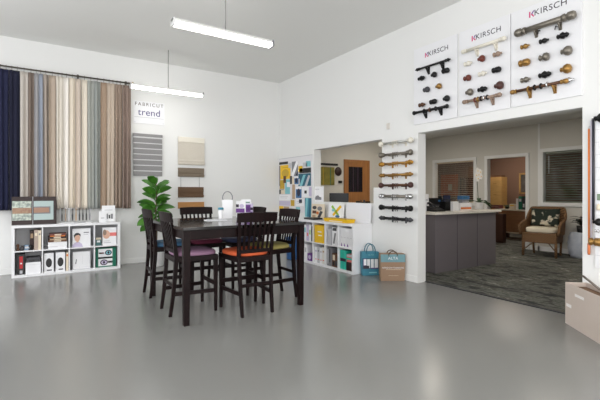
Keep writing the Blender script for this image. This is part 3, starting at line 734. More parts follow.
# ------------------------------------------------------------------ pinboard
pb = thing('pinboard','pale pinboard full of fabric samples and pictures near the corner','board',RIGHT.w(0,0,0),-pi/2)
xa,_ = RIGHT.px(277.6,170,-.012); xb,_ = RIGHT.px(312,170,-.012); zt = 1.99; zb = .86
xa = max(xa,-(YB-.02))
pb.location = RIGHT.w(xa,0,zb); wP = xb-xa
MB().box((0,-.012,0),(wP,-.001,zt-zb),mat('pinboard_face',(226,224,226),.8)).build('board',pb)
MB().box((0,-.016,zt-zb-.012),(wP,-.001,zt-zb),LGRY).build('frame',pb)
pins = [(277.8,288,162,164.5,BLKP,'black header strip'),(280.5,290.5,165,179,YEL,'yellow fabric pouch'),(278,280.3,166,186,GRY,'narrow grey fabric strip'),(280,284.5,180,189,MUST,'mustard fabric strip'),
 (278,284,189.5,194,DGRY,'small dark grey card'),(292,298,161.5,176,GRY,'grey patterned swatch'),(298.5,302.5,166,172,YEL,'small yellow tag'),(299.5,311,168,173,BLKP,'black topped picture'),(298.5,311,173.5,186,DTEAL,'dark teal and grey room picture'),
 (285.2,290,179.5,194,AQUA,'aqua fabric strip'),(291.5,295.5,177,184,CREAM,'cream tag'),(292.3,295,184.5,199,TAN,'long tan fabric strip'),(278,290.5,194.8,200,PAPER,'wide white note'),(278,290,201,205.5,LAV,'pale lavender note'),
 (296,301.5,187,198,BLUE,'blue grey photo card'),(302,309.5,187,197,PAPER,'white card with black square'),(305,311.5,198,217,TEAL,'long teal cloth sample'),(278,283.5,206,212,YEL,'yellow card low'),(290.8,294.5,200,206,MUST,'small mustard swatch'),(296,304,199,206,PAPER,'white notice'),
 (283.5,286,176,183,BROWN,'small brown square'),(288.5,291.5,163,168,LGRY,'pale grey tag at the top'),(290,292,176,184,DGRY,'narrow charcoal strip'),(294.5,298.5,176.8,184,BLUE,'small slate blue photo'),
 (303,307,162.5,167,LGRY,'light grey tag at top right'),(306,310.5,161,166.5,AQUA,'pale aqua card at top right'),(281,285,190,194,CREAM,'small cream tag by the dark card'),(299,302,198.5,203,DGRY,'tiny charcoal photo'),
 (287,290,182,187,PAPER,'small white tag on the aqua strip'),(309,311.5,187,196,LAV,'lavender strip near the opening'),(284,289,206.5,212,TAN,'tan card low'),(296,300,207,212,AQUA,'small aqua card low')]
for i,(u0,u1,v0,v1,m,l) in enumerate(pins):
    ly = -.0135 if i < 20 else -.0175; x0,_ = RIGHT.px(u0,v0,ly); x1,_ = RIGHT.px(u1,v0,ly); x0 = max(x0,xa+.005); um = (u0+u1)/2
    za,zb_ = RIGHT.px(um,v1,ly)[1],RIGHT.px(um,v0,ly)[1]
    pr = ()
    if 'square' in l: pr = [('r',.35,.35,.65,.65,BLKP)]
    elif 'pouch' in l: pr = [('e',.5,.4,.35,.3,MUST),('r',.2,.8,.8,.84,MUST)]
    elif 'patterned' in l: pr = [('p',[(0,0),(.3,0),(1,.8),(1,1),(.7,1),(0,.2)],PAPER),('p',[(.6,0),(1,0),(1,.35)],NAVY)]
    elif 'room picture' in l: pr = [('p',[(.1,0),(.3,0),(.6,.9),(.4,.9)],AQUA),('p',[(.5,0),(.7,0),(.95,.8),(.8,.85)],LGRY),('r',0,.1,.12,.6,LGRY)]
    elif 'photo' in l: pr = [('e',.5,.5,.3,.35,NAVY),('r',0,.8,1,1,PAPER)]
    elif 'notice' in l or 'note' in l: pr = [('r',.1,.6,.8,.68,LGRY),('r',.1,.35,.7,.42,LGRY)]
    elif 'cloth' in l: pr = [('p',[(0,0),(.3,0),(.5,1),(.2,1)],AQUA),('p',[(.6,0),(.8,0),(.9,1),(.7,1)],DTEAL)]
    slab('pinned_sample',l+' pinned on the board near the corner','sample',RIGHT,(x0+x1)/2,ly-.003,za,abs(x1-x0),zb_-za,.003,m,prints=pr,group='samples on the pinboard')

# ------------------------------------------------------------------ right cube shelf contents
GR = 'goods in the right cube shelf'
def rc(i,row,x,w_,h,m,name,label,cat,pr=(),ly=.03,t=.24,lean=0): slab(name,label,cat,SRF,cellx(i)+x+w_/2,ly,(B1 if row else B0),w_,h,t,m,prints=pr,lean=lean,group=GR)
rc(0,1,.03,.07,.29,PAPER,'binder','white binder with aqua spine mark, far top cell of right shelf','binder',[('r',.2,.5,.8,.8,AQUA)])
rc(0,1,.11,.07,.28,LAV,'binder','pale lavender binder, far top cell of right shelf','binder',[('r',.2,.3,.8,.5,PINK)])
rc(0,1,.19,.06,.29,PAPER,'binder','white binder with green mark, far top cell of right shelf','binder',[('r',.2,.4,.8,.7,LGRN)])
rc(0,1,.26,.06,.27,DGRY,'binder','dark grey binder, far top cell of right shelf','binder')
rc(0,0,.03,.1,.28,PAPER,'binder','thick white binder, far bottom cell of right shelf','binder',[('r',.2,.5,.8,.8,LGRY)])
rc(0,0,.14,.14,.13,PURP,'storage_box','purple box in far bottom cell of right shelf','box',[('e',.5,.5,.3,.3,LAV)])
rc(1,1,.02,.28,.3,YEL,'storage_box','bright yellow upright box filling second top cell of right shelf','box',[('r',.35,.6,.75,.66,PAPER),('r',.4,.4,.8,.45,PAPER),('r',0,0,.08,1,MUST)],ly=.02)
for k,(h,c) in enumerate(((.27,PAPER),(.28,LGRY),(.27,PAPER),(.285,mat('ivory_card',(232,228,222),.6)))):
    rc(1,0,.02+k*.072,.068,h,c,'magazine_file',('white magazine file leftmost below the yellow box','light grey magazine file below the yellow box','white magazine file third below the yellow box','ivory magazine file below yellow box next to divider')[k],'file',[('r',.2,.7,.8,.8,(LAV,GRY,LGRY,TAN)[k]),('r',.2,.2,.8,.25,PINK)])
rc(2,1,.03,.1,.26,LGRY,'magazine_file','light grey magazine file in third top cell of right shelf','file')
rc(2,1,.16,.13,.29,PAPER,'brochure','white booklet with dark header in third top cell','brochure',[('r',.1,.82,.9,.98,DGRY),('p',[(.2,.1),(.5,.1),(.8,.7),(.5,.7)],GRY)],t=.06)
rc(2,0,.02,.13,.3,GRY,'swatch_stack','upright grey swatch bundle in third bottom cell','swatches',[('r',.1,.1,.3,.9,LGRY),('r',.5,.2,.7,.95,DGRY)])
rc(2,0,.16,.15,.22,BROWN,'swatch_stack','dark brown and beige swatch bundle in third bottom cell','swatches',[('r',.1,.5,.5,.9,CREAM),('r',.55,.1,.9,.5,DGRY),('r',.1,.1,.4,.4,BLKP)])
for k in range(4):
    rc(3,1,.02+k*.076,.072,.3,PAPER,'binder',('white binder with purple foot leftmost in nearest top cell','white binder second in nearest top cell','white binder third in nearest top cell of right shelf','white binder nearest the shelf end, top cell')[k],'binder',[('p',[(.2,.04),(.7,.04),(.45,.22)],PURP),('r',.15,.5,.85,.52,LGRY)] if k<3 else [('r',.15,.5,.85,.52,LGRY)])
rc(3,0,.02,.14,.3,TURQ,'storage_box','turquoise box with black band in nearest bottom cell','box',[('r',0,.42,1,.58,INK),('r',.48,0,.52,1,GRN)])
rc(3,0,.17,.13,.13,DBRN,'fabric_roll_box','dark box in nearest bottom cell of right shelf','box',[('r',.1,.2,.6,.8,BLKP)])
slab('swatch_stack','salmon and aqua swatch pile on the dark box in right shelf','swatches',SRF,cellx(3)+.235,.04,B0+.131,.13,.12,.2,PINK,prints=[('r',0,.3,1,.55,TURQ),('r',0,.7,1,1,LGRY)])
# on top of right shelf
def topR(name,label,cat,ly,u0,u1,vt,t,m,**k): return slabpx(name,label,cat,SRF,ly,u0,u1,vt,TP,t,m,**k)
slab('document_tray','flat black document tray at the far end of right shelf','tray',SRF,.17,.06,TP,.3,.03,.2,BLKP,prints=[('r',.05,.5,.95,.6,GRY)])
topR('picture_board','standing board of small dark and tan pictures on right shelf','board',.29,311,324,204,.01,CREAM,lean=-.05,prints=[('e',.25,.75,.16,.12,DGRY),('e',.65,.7,.18,.14,GRY),('r',.1,.35,.4,.55,BROWN),('p',[(.5,.1),(.7,.1),(.9,.5),(.7,.55)],DGRY),('r',.1,.08,.35,.25,TAN),('e',.5,.4,.1,.1,ORNG)])
topR('brochure','white brochure with crossing green and blue leaf shapes on right shelf','brochure',.30,328.5,343.5,203.5,.006,PAPER,lean=-.05,prints=[('p',[(.15,.8),(.25,.9),(.7,.35),(.6,.28)],LGRN),('p',[(.75,.92),(.85,.8),(.35,.25),(.25,.35)],YEL),('e',.6,.25,.15,.08,BLUE),('e',.3,.6,.1,.08,AQUA)])
topR('white_panel','large blank white panel leaning on right shelf against the wall','panel',.32,345.8,370.5,203.5,.01,mat('blank_white_panel',(236,237,242),.5),lean=-.03)
yb_ = thing('yellow_tray','long yellow tray box lying near the front of right shelf','tray',SRF.w(0,0,0),-pi/2)
xa_,_ = SRF.px(326,217,.1); xb_,_ = SRF.px(350,217,.1); yb_.location = SRF.w((xa_+xb_)/2,.05,TP); hw = (xb_-xa_)/2
MB().loft([[(-hw+.02,0,0),(hw-.02,0,0),(hw-.02,.16,0),(-hw+.02,.16,0)],[(-hw,-.01,.055),(hw,-.01,.055),(hw,.17,.055),(-hw,.17,.055)]],YEL,False).build('box_body',yb_,.004)
MB().box((-hw+.01,0,.055),(hw-.01,.16,.062),MUST).build('lid',yb_)
MB().box((-hw*.5,-.004,.012),(hw*.6,.0,.03),PAPER).build('label_strip',yb_)
# poster standing on the sill at the far end
slabpx('poster','white poster with small grey sketch standing on the opening ledge','poster',RIGHT,.03,313,323.5,186.5,ZS+.001,.006,PAPER,prints=[('p',[(.2,.12),(.8,.12),(.8,.3),(.65,.3),(.5,.42),(.3,.36),(.2,.25)],GRY),('r',.1,.8,.6,.84,LGRY)])
# blue thing left of shelf, seen between yellow chair and table leg
o = MB(); o.rev((0,0,0),(0,0,1),[(.1,0),(.13,.01),(.15,.4),(.16,.41),(.145,.41),(.12,.03),(.01,.03)],mat('blue_bin_plastic',(60,110,170),.4),20); ob = o.build('waste_bin'); bp_ = P(295.5,262,Z=0); put(ob,(4.05,6.45,0)); tag(ob,'small blue waste bin on the floor at the far end of right shelf','bin')

# ------------------------------------------------------------------ sill things and beyond the small opening
mp_ = P(339,203,X=4.95)
desk = thing('desk','plain grey desk behind the small opening','desk',(5.05,5.85,0))
MB().box((-.42,-.75,.83),(.5,.75,.86),WHITE).build('desktop',desk,.003)
for sx in (-.38,.46):
    for sy in (-.7,.7): MB().box((sx-.02,sy-.02,0),(sx+.02,sy+.02,.83),GRY).build('leg',desk)
mo = thing('monitor','black computer monitor seen over the ledge of the small opening','monitor',(5.0,5.9,.861),-YAW-.2)
mo.location = (P(339,200,X=5.0).x,P(339,200,X=5.0).y,.861)
MB().box((-.12,-.08,0),(.12,.1,.012),BLKP).build('base',mo)
MB().box((-.02,.02,.012),(.02,.04,.25),BLKP).build('stand',mo)
MB().box((-.19,-.01,.14),(.19,.02,.385),BLKP).build('screen_housing',mo,.004)
MB().box((-.18,-.013,.15),(.18,-.0095,.375),mat('dark_screen',(24,25,30),.45)).build('screen',mo)
lo_ = thing('desk_tray','low black tray with small items on the ledge left of the raised wall end','tray',RIGHT.w(RIGHT.px(363,201,.07)[0],.07,ZS+.001),-pi/2)
MB().box((-.12,-.05,0),(.12,.05,.012),BLKP).box((-.12,-.05,.012),(-.112,.05,.03),BLKP).box((.112,-.05,.012),(.12,.05,.03),BLKP).build('tray_body',lo_)
MB().ball((.03,0,.032),.02,DGRY).ball((-.05,0,.03),.018,BROWN).build('trinket',lo_)
BK2 = Fr((0,YW,0),0)
def far_slab(name,label,cat,u0,u1,v0,v1,t,m,**k):
    x0,_ = BK2.px(u0,v0,-t); x1,_ = BK2.px(u1,v0,-t); um = (u0+u1)/2; z1 = BK2.px(um,v0,-t)[1]; z0 = BK2.px(um,v1,-t)[1]
    return slab(name,label,cat,BK2,(x0+x1)/2,-t,z0,x1-x0,z1-z0,t-.001,m,**k)
far_slab('wall_hanging','olive yellow fabric hanging on the wall left of brown door','hanging',320,334.5,167,185,.02,mat('olive_fabric',(150,140,62),.8,c2=(120,112,48),vscale=8),prints=[('r',.2,0,.24,1,MUST),('r',.7,0,.74,1,GRN)])
far_slab('curtain_rod_sample','short black rod sample above the olive fabric hanging','rod',319,338,163.3,165.3,.03,BLKP)
lo = BK2.px(338,171.5,0); o = MB().rev((0,0,0),(0,-1,0),[(.1,0),(.11,.01),(.09,.025),(.002,.03)],DBRN,20).build('round_plaque'); put(o,BK2.w(lo[0],-.001,lo[1])); tag(o,'small dark round plaque between olive hanging and brown door','plaque')
lo = BK2.px(340,182,0); o = MB().box((-.05,-.02,-.03),(.05,0,.03),BLKP).build('wall_thermostat'); put(o,BK2.w(lo[0],-.001,lo[1])); tag(o,'small black wall control left of the brown door','thermostat')

# ------------------------------------------------------------------ display boards with finials
def finial(mb, p, kind, m, s=1, ax=(1,0,0)):
    pr = {0:[(.012,-.035),(.018,-.03),(.014,-.02),(.03,-.005),(.036,.012),(.03,.03),(.012,.04),(.002,.042)],
          1:[(.014,-.045),(.024,-.04),(.024,-.03),(.012,-.024),(.02,-.012),(.028,.005),(.02,.022),(.008,.035),(.012,.042),(.002,.048)],
          2:[(.022,-.04),(.026,-.034),(.014,-.022),(.014,-.012),(.034,0),(.034,.02),(.026,.03),(.002,.034)],
          3:[(.014,-.05),(.022,-.04),(.014,-.03),(.022,-.02),(.032,.0),(.016,.02),(.024,.028),(.01,.046),(.002,.05)],
          4:[(.026,-.045),(.028,-.03),(.016,-.022),(.03,-.008),(.03,.022),(.02,.036),(.002,.04)]}[kind]
    s *= 1.12
    mb.rev(p, ax, [(r*s,h*s) for r,h in pr], m, 14)
KX = RIGHT
def kboard(u0,u1,label,rod_top,fins,rod_bot,letters,zt=3.25,zb=2.20,extra=None):
    x0,_ = KX.px(u0,100,-.02); x1,_ = KX.px(u1,100,-.02)
    o = thing('display_board',label,'display board',KX.w(x0,0,zb),-pi/2,'drapery hardware display boards'); w_ = x1-x0; h = zt-zb
    MB().box((0,-.02,0),(w_,-.001,h),BOARD).build('board',o,.003)
    def L(u,v,ly=-.06): 
        x,z = KX.px(u,v,ly); return (x-x0,z-zb)
    def rod(spec):
        (ua,va),(ub,vb),m,fm,r,kind,bands = spec
        a = L(ua,va,-.08); b = L(ub,vb,-.08); z = (a[1]+b[1])/2
        xa,xb = max(a[0],-.04)+.04,min(b[0],w_+.02)-.03
        rd = MB().cyl((xa,-.08,z),(xb,-.08,z),r,m); rd = rd.build('sample_rod',o)
        fb = MB(); finial(fb,(xb+.02,-.08,z),kind,fm,max(.75,r*42)); fb.build('rod_finial',rd)
        fb = MB(); finial(fb,(xa-.02,-.08,z),kind,fm,max(.75,r*42),(-1,0,0)); fb.build('rod_finial',rd)
        for q in (.28,.8):
            x = xa+(xb-xa)*q
            B = MB(); B.box((x-.012,-.085,z-.026),(x+.012,-.021,z-.012),fm).box((x-.014,-.032,z-.09),(x+.014,-.0195,z+.02),fm)
            B.tube([(x,-.024,z-.085),(x,-.05,z-.065),(x,-.068,z-.035),(x,-.08,z-.015)],.010,fm,6).build('bracket',rd)
        for k,bm_ in enumerate(bands):
            x = xa+(xb-xa)*(.3+.4*k/max(1,len(bands)-1)) if len(bands)>1 else (xa+xb)/2
            MB().tube([(x,-.08+.023*cos(t*pi/6),z+.023*sin(t*pi/6)) for t in range(12)],.009,bm_,6,closed=True).build('ring',rd)
    rod(rod_top); rod(rod_bot)
    for (u,v,kd,m,s) in fins:
        a = L(u,v,-.055); fb = MB(); finial(fb,(a[0],-.055,a[1]),kd,m,s); fb.cyl((a[0]-.03*s,-.055,a[1]),(a[0]-.03*s,-.019,a[1]),.008,m); fb.build('finial',o)
    # lettering and mark
    lx,lz,ls = letters
    text('KIRSCH',ls,INK,o,(lx*w_+.06,-.021,lz*h),spacing=1.1)
    lw = ls*.42; X = lx*w_-ls*2.05+.03; Z = lz*h
    MB().box((X,-.0218,Z-ls*.36),(X+lw*.35,-.0195,Z+ls*.36),MAG).prism([(X+lw*.5,Z),(X+lw*1.1,Z+ls*.36),(X+lw*1.5,Z+ls*.36),(X+lw*.9,Z)],-.0218,-.0195,PURP).prism([(X+lw*.5,Z),(X+lw*.9,Z),(X+lw*1.5,Z-ls*.36),(X+lw*1.1,Z-ls*.36)],-.0218,-.0195,MAG).build('logo',o)
    if extra: extra(o,L)
kboard(413.8,457,'left drapery hardware board with black finials and rods',((416.5,71),(448.5,58.5),BLK,BLK,.014,1,[]),
  [(421.5,78.3,3,BLK,1.0),(433.5,74.8,0,BLK,.95),(446,70.6,4,BLK,1),(426.5,89.6,2,DGRY,1),(438.3,86.3,0,BRASS,.95),(422,104.8,1,BRONZE,1),(433.5,101.6,4,BLK,1),(446,98.6,0,BLK,1.05)],
  ((413.5,113),(447,106.5),BLK,BLK,.017,2,[BLK,BRONZE,BLK]),(.5,.875,.088))
kboard(459.2,510.3,'middle drapery hardware board with cream, brown and black finials',((462.5,51),(504,39.5),CREAMW,CREAMW,.018,4,[]),
  [(468,63.5,1,CREAMW,1),(481,58.8,0,REDWD,1),(497.5,54,1,TAUPE,1),(467.5,78,2,REDWD,1),(482.5,73.6,1,CREAMW,1),(497,69.7,4,BLK,1),(469,92.3,0,GREYM,1.1),(482.5,89.2,3,BLK,1.05),(498.5,85.6,0,WALNUT,1.2)],
  ((463.5,102),(499.5,95),TAUPE,TAUPE,.016,4,[REDWD,BRASS,BLK,CHROME,BLK]),(.5,.875,.088))
def hooks(o,L):
    for u,v in ((539,31.5),(556,27)):
        a = L(u,v,-.04); MB().tube([(a[0],-.02,a[1]+.01),(a[0],-.045,a[1]+.01),(a[0],-.055,a[1]-.01),(a[0]-.01,-.045,a[1]-.025)],.005,BLK,6).build('hook',o)
    a = L(568.5,80.5,-.05); fb = MB(); finial(fb,(a[0],-.05,a[1]),1,CHROME,1); fb.build('clear_finial',o)
kboard(511,582,'right drapery hardware board with pewter rod and brass finials',((518,33),(571,15.5),GREYM,GREYM,.03,4,[]),
  [(525,46.3,1,BRASS,.9),(544,40.8,1,BLK,.9),(563,35.5,3,BLK,1),(525,62.5,4,BRASS,1.15),(544.5,57,2,GREYM,1.1),(566,51,0,GREYM,1.2),(525.5,79.7,1,GREYM,1),(545,74.6,3,BLK,1.1),(565.5,69,0,BRASS,1.2)],
  ((511.5,91),(566,82.5),BRONZE,BRASS,.016,4,[BRASS,BLK,BLK,CHROME]),(.5,0.91,.088),extra=hooks)

x_,z_ = RIGHT.px(388.7,126.3,0)
o = MB().box((-.03,-.02,-.045),(.03,0,.045),mat('ivory_plastic',(214,208,200),.5)).build('wall_sensor',None,.006); put(o,RIGHT.w(x_,-.001,z_),-pi/2); tag(o,'small ivory wall sensor above the top of the short rods','sensor')
# eight short rods on the wall between the openings
rr = [(142.5,SILVER,CREAMW,0,'silver'),(154,GREYM,GREYM,2,'pewter'),(163.5,BRASS,GOLD,3,'gold'),(175,BRASS,BRASS,1,'antique brass'),(185.3,BRONZE,WALNUT,0,'bronze brown'),(196.5,GREYM,CHROME,4,'grey and chrome'),(208,BLK,BLK,2,'thick black'),(219,BLK,DGRY,1,'lowest black')]
for i,(v,m,fm,kd,nm) in enumerate(rr):
    x0,z0_ = RIGHT.px(381.5,v,-.09); x1,z1_ = RIGHT.px(410,v-.3,-.09); z = (z0_+z1_)/2
    o = thing('curtain_rod',nm+' short curtain rod sample, '+('topmost','second','third','fourth','fifth','sixth','seventh','bottom')[i]+' of eight between the openings','curtain rod',RIGHT.w((x0+x1)/2,0,z),-pi/2,'short rod samples between the openings')
    h = (x1-x0)/2-.02; r = .017 if i<5 else .021
    MB().cyl((-h,-.09,0),(h,-.09,0),r,m).build('rod',o)
    for s in (-1,1):
        fb = MB(); finial(fb,(s*(h+.015),-.09,0),kd,fm,1.1,(s,0,0)); fb.build('finial',o)
        B = MB(); B.box((s*h*.5-.008,-.095,-.026),(s*h*.5+.008,-.001,-.014),fm).box((s*h*.5-.012,-.012,-.06),(s*h*.5+.012,-.0005,.03),fm); B.build('bracket',o)
    for k in range(3):
        x = (-.04,0,.04)[k]
        MB().tube([(x,-.09+(r+.008)*cos(t*pi/6),(r+.008)*sin(t*pi/6)) for t in range(12)],.004,fm,6,closed=True).box((x-.003,-.094,-r-.03),(x+.003,-.086,-r-.006),fm).build('ring',o)
    
# ------------------------------------------------------------------ carrier bags
def carrier(u0,u1,vt,vb,label,depth,yaw,body,prints,texts,hm,handle):
    b = P((u0+u1)/2,vb,Z=0); d = b.x*SY+b.y*CY; w_ = (u1-u0)*d/FPX*.99; h = (vb-vt)*d/FPX
    o = thing('carrier_bag',label,'bag',(b.x,b.y,0),-YAW+yaw)
    m = MB(); hw = w_/2
    m.loft([[(-hw+.006,0,0),(hw-.006,0,0),(hw-.006,depth,0),(-hw+.006,depth,0)],[(-hw,-.004,h*.6),(hw,-.004,h*.6),(hw+.004,depth+.004,h*.6),(-hw-.004,depth+.004,h*.6)],[(-hw,.0,h),(hw,.0,h),(hw,depth,h),(-hw,depth,h)]],body,False)
    m.build('bag_body',o,.004)
    pm = MB(); e = -.0065
    for p in prints: pm.box((-hw+p[0]*w_,e,p[1]*h),(-hw+p[2]*w_,-.001,p[3]*h),p[4]); e -= .0003
    pm.build('print',o)
    for (tz,sz,s,tm) in texts: text(s,sz,tm,o,(0,-.0115,tz*h),spacing=1.1)
    for q in (0.0,depth):
        MB().tube([(-handle[0],q,h-.03)]+[(-handle[0]*cos(a*pi/8),q-.01,h-.01+handle[1]*sin(a*pi/8)) for a in range(9)]+[(handle[0],q,h-.03)],.007,hm,6).build('handle',o)
    return o
carrier(362,379.5,252,275.5,'teal carrier bag with white window pictures beside the cube shelf',.12,.1,TEAL,
  [(0,.28,1,.74,DTEAL),(.06,.3,.24,.72,PURP),(.08,.44,.24,.7,PAPER),(.28,.32,.45,.7,PAPER),(.5,.32,.67,.7,PAPER),(.72,.32,.92,.7,PAPER),(.5,.3,.95,.33,PURP),(.06,.3,.4,.42,INK),(.4,.1,.85,.15,AQUA)],[(.88,.035,'ALTA',AQUA)],mat('teal_strap',(52,116,136),.7),(.07,.13))
carrier(380.5,405.3,254,281,'brown paper carrier bag with teal top band right of teal bag',.13,.0,KRAFT,
  [(0,.7,1,.985,mat('muted_teal_print',(112,152,160),.7)),(.22,.42,.84,.43,CREAM),(.32,.2,.72,.205,CREAM)],[(.84,.055,'ALTA',PAPER),(.49,.03,'WINDOW FASHIONS',PAPER)],mat('brown_strap',(96,78,60),.7),(.06,.05))

# ------------------------------------------------------------------ reception counter
c0 = P(433.5,273,Z=0); c1 = P(495,264,Z=0); cyf = (c0.y+c1.y)/2
PG = mat('purple_grey_laminate',(112,106,110),.5)
rcn = thing('reception_counter','purple grey reception counter with white worktop behind big opening','counter',(c0.x,cyf,0))
Lc = c1.x-c0.x+.08; f = MB()
f.box((0,0,0),(Lc,.02,0.91),PG).box((0,.02,0),(.02,.62,0.91),PG).box((Lc-.02,.02,0),(Lc,.62,0.91),PG); f.build('panel',rcn)
for k in (1,2): MB().box((Lc*k/3-.004,-.003,.0),(Lc*k/3+.004,.001,0.91),mat('seam_grey',(80,74,82),.5)).build('seam',rcn)
MB().box((-.06,-.05,0.91),(Lc+.1,.66,.95),mat('cream_stone_worktop',(236,230,220),.3,c2=(222,216,206),vscale=30)).build('worktop',rcn,.005)
CT = .951
def ct(name,label,cat,u0,u1,vt,dy,t,m,yaw=0,**k):
    Fc = Fr((0,cyf+dy,0),0); x0,_ = Fc.px(u0,vt,0); x1,_ = Fc.px(u1,vt,0); _,z1 = Fc.px((u0+u1)/2,vt,0)
    return slab(name,label,cat,Fc,(x0+x1)/2,0,CT,x1-x0,z1-CT,t,m,yaw=yaw,**k)
ct('leaflet','white leaflet standing at the left end of reception counter','leaflet',425,428.8,194,.3,.01,PAPER,prints=[('r',.2,.6,.8,.7,LGRY)])
# black phone
Fc = Fr((0,cyf,0),0)
ph = thing('desk_phone','black desk phone with raised handset on reception counter','phone',(Fc.px(436,205,.2)[0],cyf+.2,CT))
MB().loft([[(-.11,-.1,0),(.11,-.1,0),(.11,.1,0),(-.11,.1,0)],[(-.11,-.1,.02),(.11,-.1,.02),(.11,.1,.09),(-.11,.1,.09)]],BLKP,False).build('base',ph,.004)
MB().tube([(-.08,-.09,.07),(-.085,-.04,.1),(-.085,.06,.14),(-.08,.1,.13)],[.02,.014,.014,.022],BLKP).build('handset',ph)
MB().box((0,.02,.068),(.09,.07,.085),GRY).build('display',ph)
bsk = thing('basket','black wire basket of papers on reception counter left of white box','basket',(Fc.px(446.5,205,.28)[0],cyf+.28,CT))
g = MB(); g.box((-.13,-.08,0),(.13,.08,.006),BLKP)
for z in (.05,.12,.19): 
    g.tube([(-.13,-.08,z),(.13,-.08,z),(.13,.08,z),(-.13,.08,z)],.004,BLKP,6,closed=True)
for k in range(11): g.cyl((-.13+.026*k,-.08,0),(-.13+.026*k,-.08,.19),.003,BLKP,seg=5)
g.box((-.13,.075,0),(.13,.08,.19),BLKP); g.build('frame',bsk)
MB().box((-.11,-.06,.007),(.11,.06,.15),BLKP).box((-.09,-.02,.15),(.08,.0,.26),NAVY).build('papers',bsk)
lathe_thing('pen_cup','dark cup crowded with pens on counter between phone and basket','cup',Fc,Fc.px(440,205,.5)[0],.5,CT,[(.035,0),(.04,.002),(.045,.1),(.04,.2),(.03,.24),(.002,.245)],BLKP)
ct('black_printer','small black desk printer behind the phone on reception counter','printer',430.5,441.5,198,.32,.16,BLKP,prints=[('r',.1,.4,.9,.5,DGRY),('r',.7,.7,.9,.85,BLUE)])
ct('tissue_box','plain white box on reception counter beside the black basket','box',453,458.6,201.5,.15,.05,PAPER)
o = ct('card_box','white box with orange stripe under blue books on the counter','box',460.5,471.5,203,.2,.1,PAPER,prints=[('r',.03,.12,.97,.42,ORNG),('r',.03,.5,.97,.55,LGRY)])
z1 = Fc.px(466,203,.2)[1]; xm = Fc.px(465.7,203,.2)[0]
slab('book','grey book under the blue one on the orange striped box','book',Fc,xm,.2,z1+.002,.19,.06,.1,GRY,prints=[('r',0,.2,1,.3,PAPER)])
slab('book','blue book topmost on the orange striped box','book',Fc,xm-.005,.19,z1+.063,.2,.065,.1,BLUE,prints=[('r',.1,.3,.7,.6,DTEAL)])
# orchid
ox = Fc.px(479,208,.3)[0]
orc = thing('orchid','white flowering orchid in round white pot on reception counter','plant',(ox,cyf+.3,CT))
MB().rev((0,0,0),(0,0,1),[(.055,0),(.065,.005),(.075,.1),(.078,.125),(.066,.125),(.06,.1),(.005,.1)],POT,20).build('pot',orc)
SG = mat('dark_leaf',(46,72,40),.45)
MB().tube([(0,0,.1),(-.03,0,.25),(-.05,0,.45),(-.07,0,.6),(-.06,0,.68),(.0,0,.7)],.005,SG,6).build('stem',orc)
l = MB()
for az,el,L in ((0.1,.5,.34),(-.4,.3,.3),(2.9,.5,.3),(2.4,.6,.26),(4.6,.4,.2),(.6,.8,.3),(-.1,.2,.38)): leaf(l,(0,0,.11),az,el,L,.04,1.2,SG)
l.build('foliage',orc,recalc=False,solid=.002)
PET = mat('white_petal',(242,240,236),.6)
PET.node_tree.nodes['Principled BSDF'].inputs['Subsurface Weight'].default_value = .0
for (fx,fz) in ((-.11,.62),(-.07,.7),(0.01,.68),(.03,.6),(-.04,.63),(-.06,.56)):
    fl = MB()
    for k in range(5):
        a = 2*pi*k/5+.3; fl.ball((fx+.03*cos(a),-.015,fz+.03*sin(a)),.032,PET,8,(1,.25,1))
    fl.ball((fx,-.025,fz),.009,YEL,8); fl.build('flower',orc)
# wooden desk in the office, seen through the doorway
DKW = mat('honey_desk_wood',(158,112,74),.5,c2=(134,92,58),vscale=5,stretch=(1,1,6))
DARKW = mat('dark_desk_wood',(66,40,30),.4)
XD = 10.6
YD0 = P(529,210,X=XD).y; YD1 = P(496,210,X=XD).y; DZ = P(515,209.6,X=XD).z; WDK = YD1-YD0
dk = thing('office_desk','wooden desk with light top in the brown office through the doorway','desk',(XD,YD0,0))
MB().box((-.03,-.03,DZ-.035),(.6,WDK+.03,DZ),mat('light_desk_top',(206,196,180),.35)).build('desktop',dk,.003)
MB().box((.02,.06,.2),(.04,WDK-.06,DZ-.035),DKW).build('front_panel',dk)
MB().box((.015,.06,.17),(.045,WDK-.06,.2),CREAM).build('panel_edge',dk)
for a in (0,WDK-.06):
    MB().box((0,a,0),(.06,a+.06,DZ-.036),DARKW).build('leg',dk); MB().box((.5,a,0),(.56,a+.06,DZ-.036),DARKW).build('leg',dk)
MB().rev((.02,WDK*.72,.62),(-1,0,0),[(.02,0),(.03,.01),(.002,.02)],CREAM).build('knob',dk)
ya,yb2 = P(503,225,X=9.7).y,P(495,225,X=9.7).y
o = thing('pedestal_cabinet','dark brown low cabinet just inside the doorway beside the counter end','cabinet',(9.7,ya,0))
MB().box((0,0,0),(.14,yb2-ya+.1,.72),DARKW).build('body',o,.004)
MB().box((-.012,.01,.05),(-.0005,yb2-ya+.09,.7),mat('dark_door_wood',(76,46,34),.4)).build('door',o,.003)
DT = DZ+.001
Fd = Fr((XD,0,0),-pi/2)
def dkx(name,label,cat,u0,u1,vt,ly,t,m,**k): return slabpx(name,label,cat,Fd,ly,u0,u1,vt,DT,t,m,**k)
dkx('book','white upright book left of the teal one on side desk','book',516,518.3,198.5,.12,.18,PAPER)
dkx('book','dark teal upright book on the side desk near the doorway','book',518.5,522,196.3,.12,.2,GRN,prints=[('r',.2,.6,.8,.8,PAPER)])
dkx('book','black and white upright book at the right end of side desk','book',522.3,525,198,.12,.18,DGRY,prints=[('r',.2,.2,.8,.5,PAPER)])
dkx('note_block','cream block of cards on the side desk beside small plant','cards',509.5,515,204,.1,.1,CREAM,prints=[('r',.1,.6,.8,.8,YEL)])
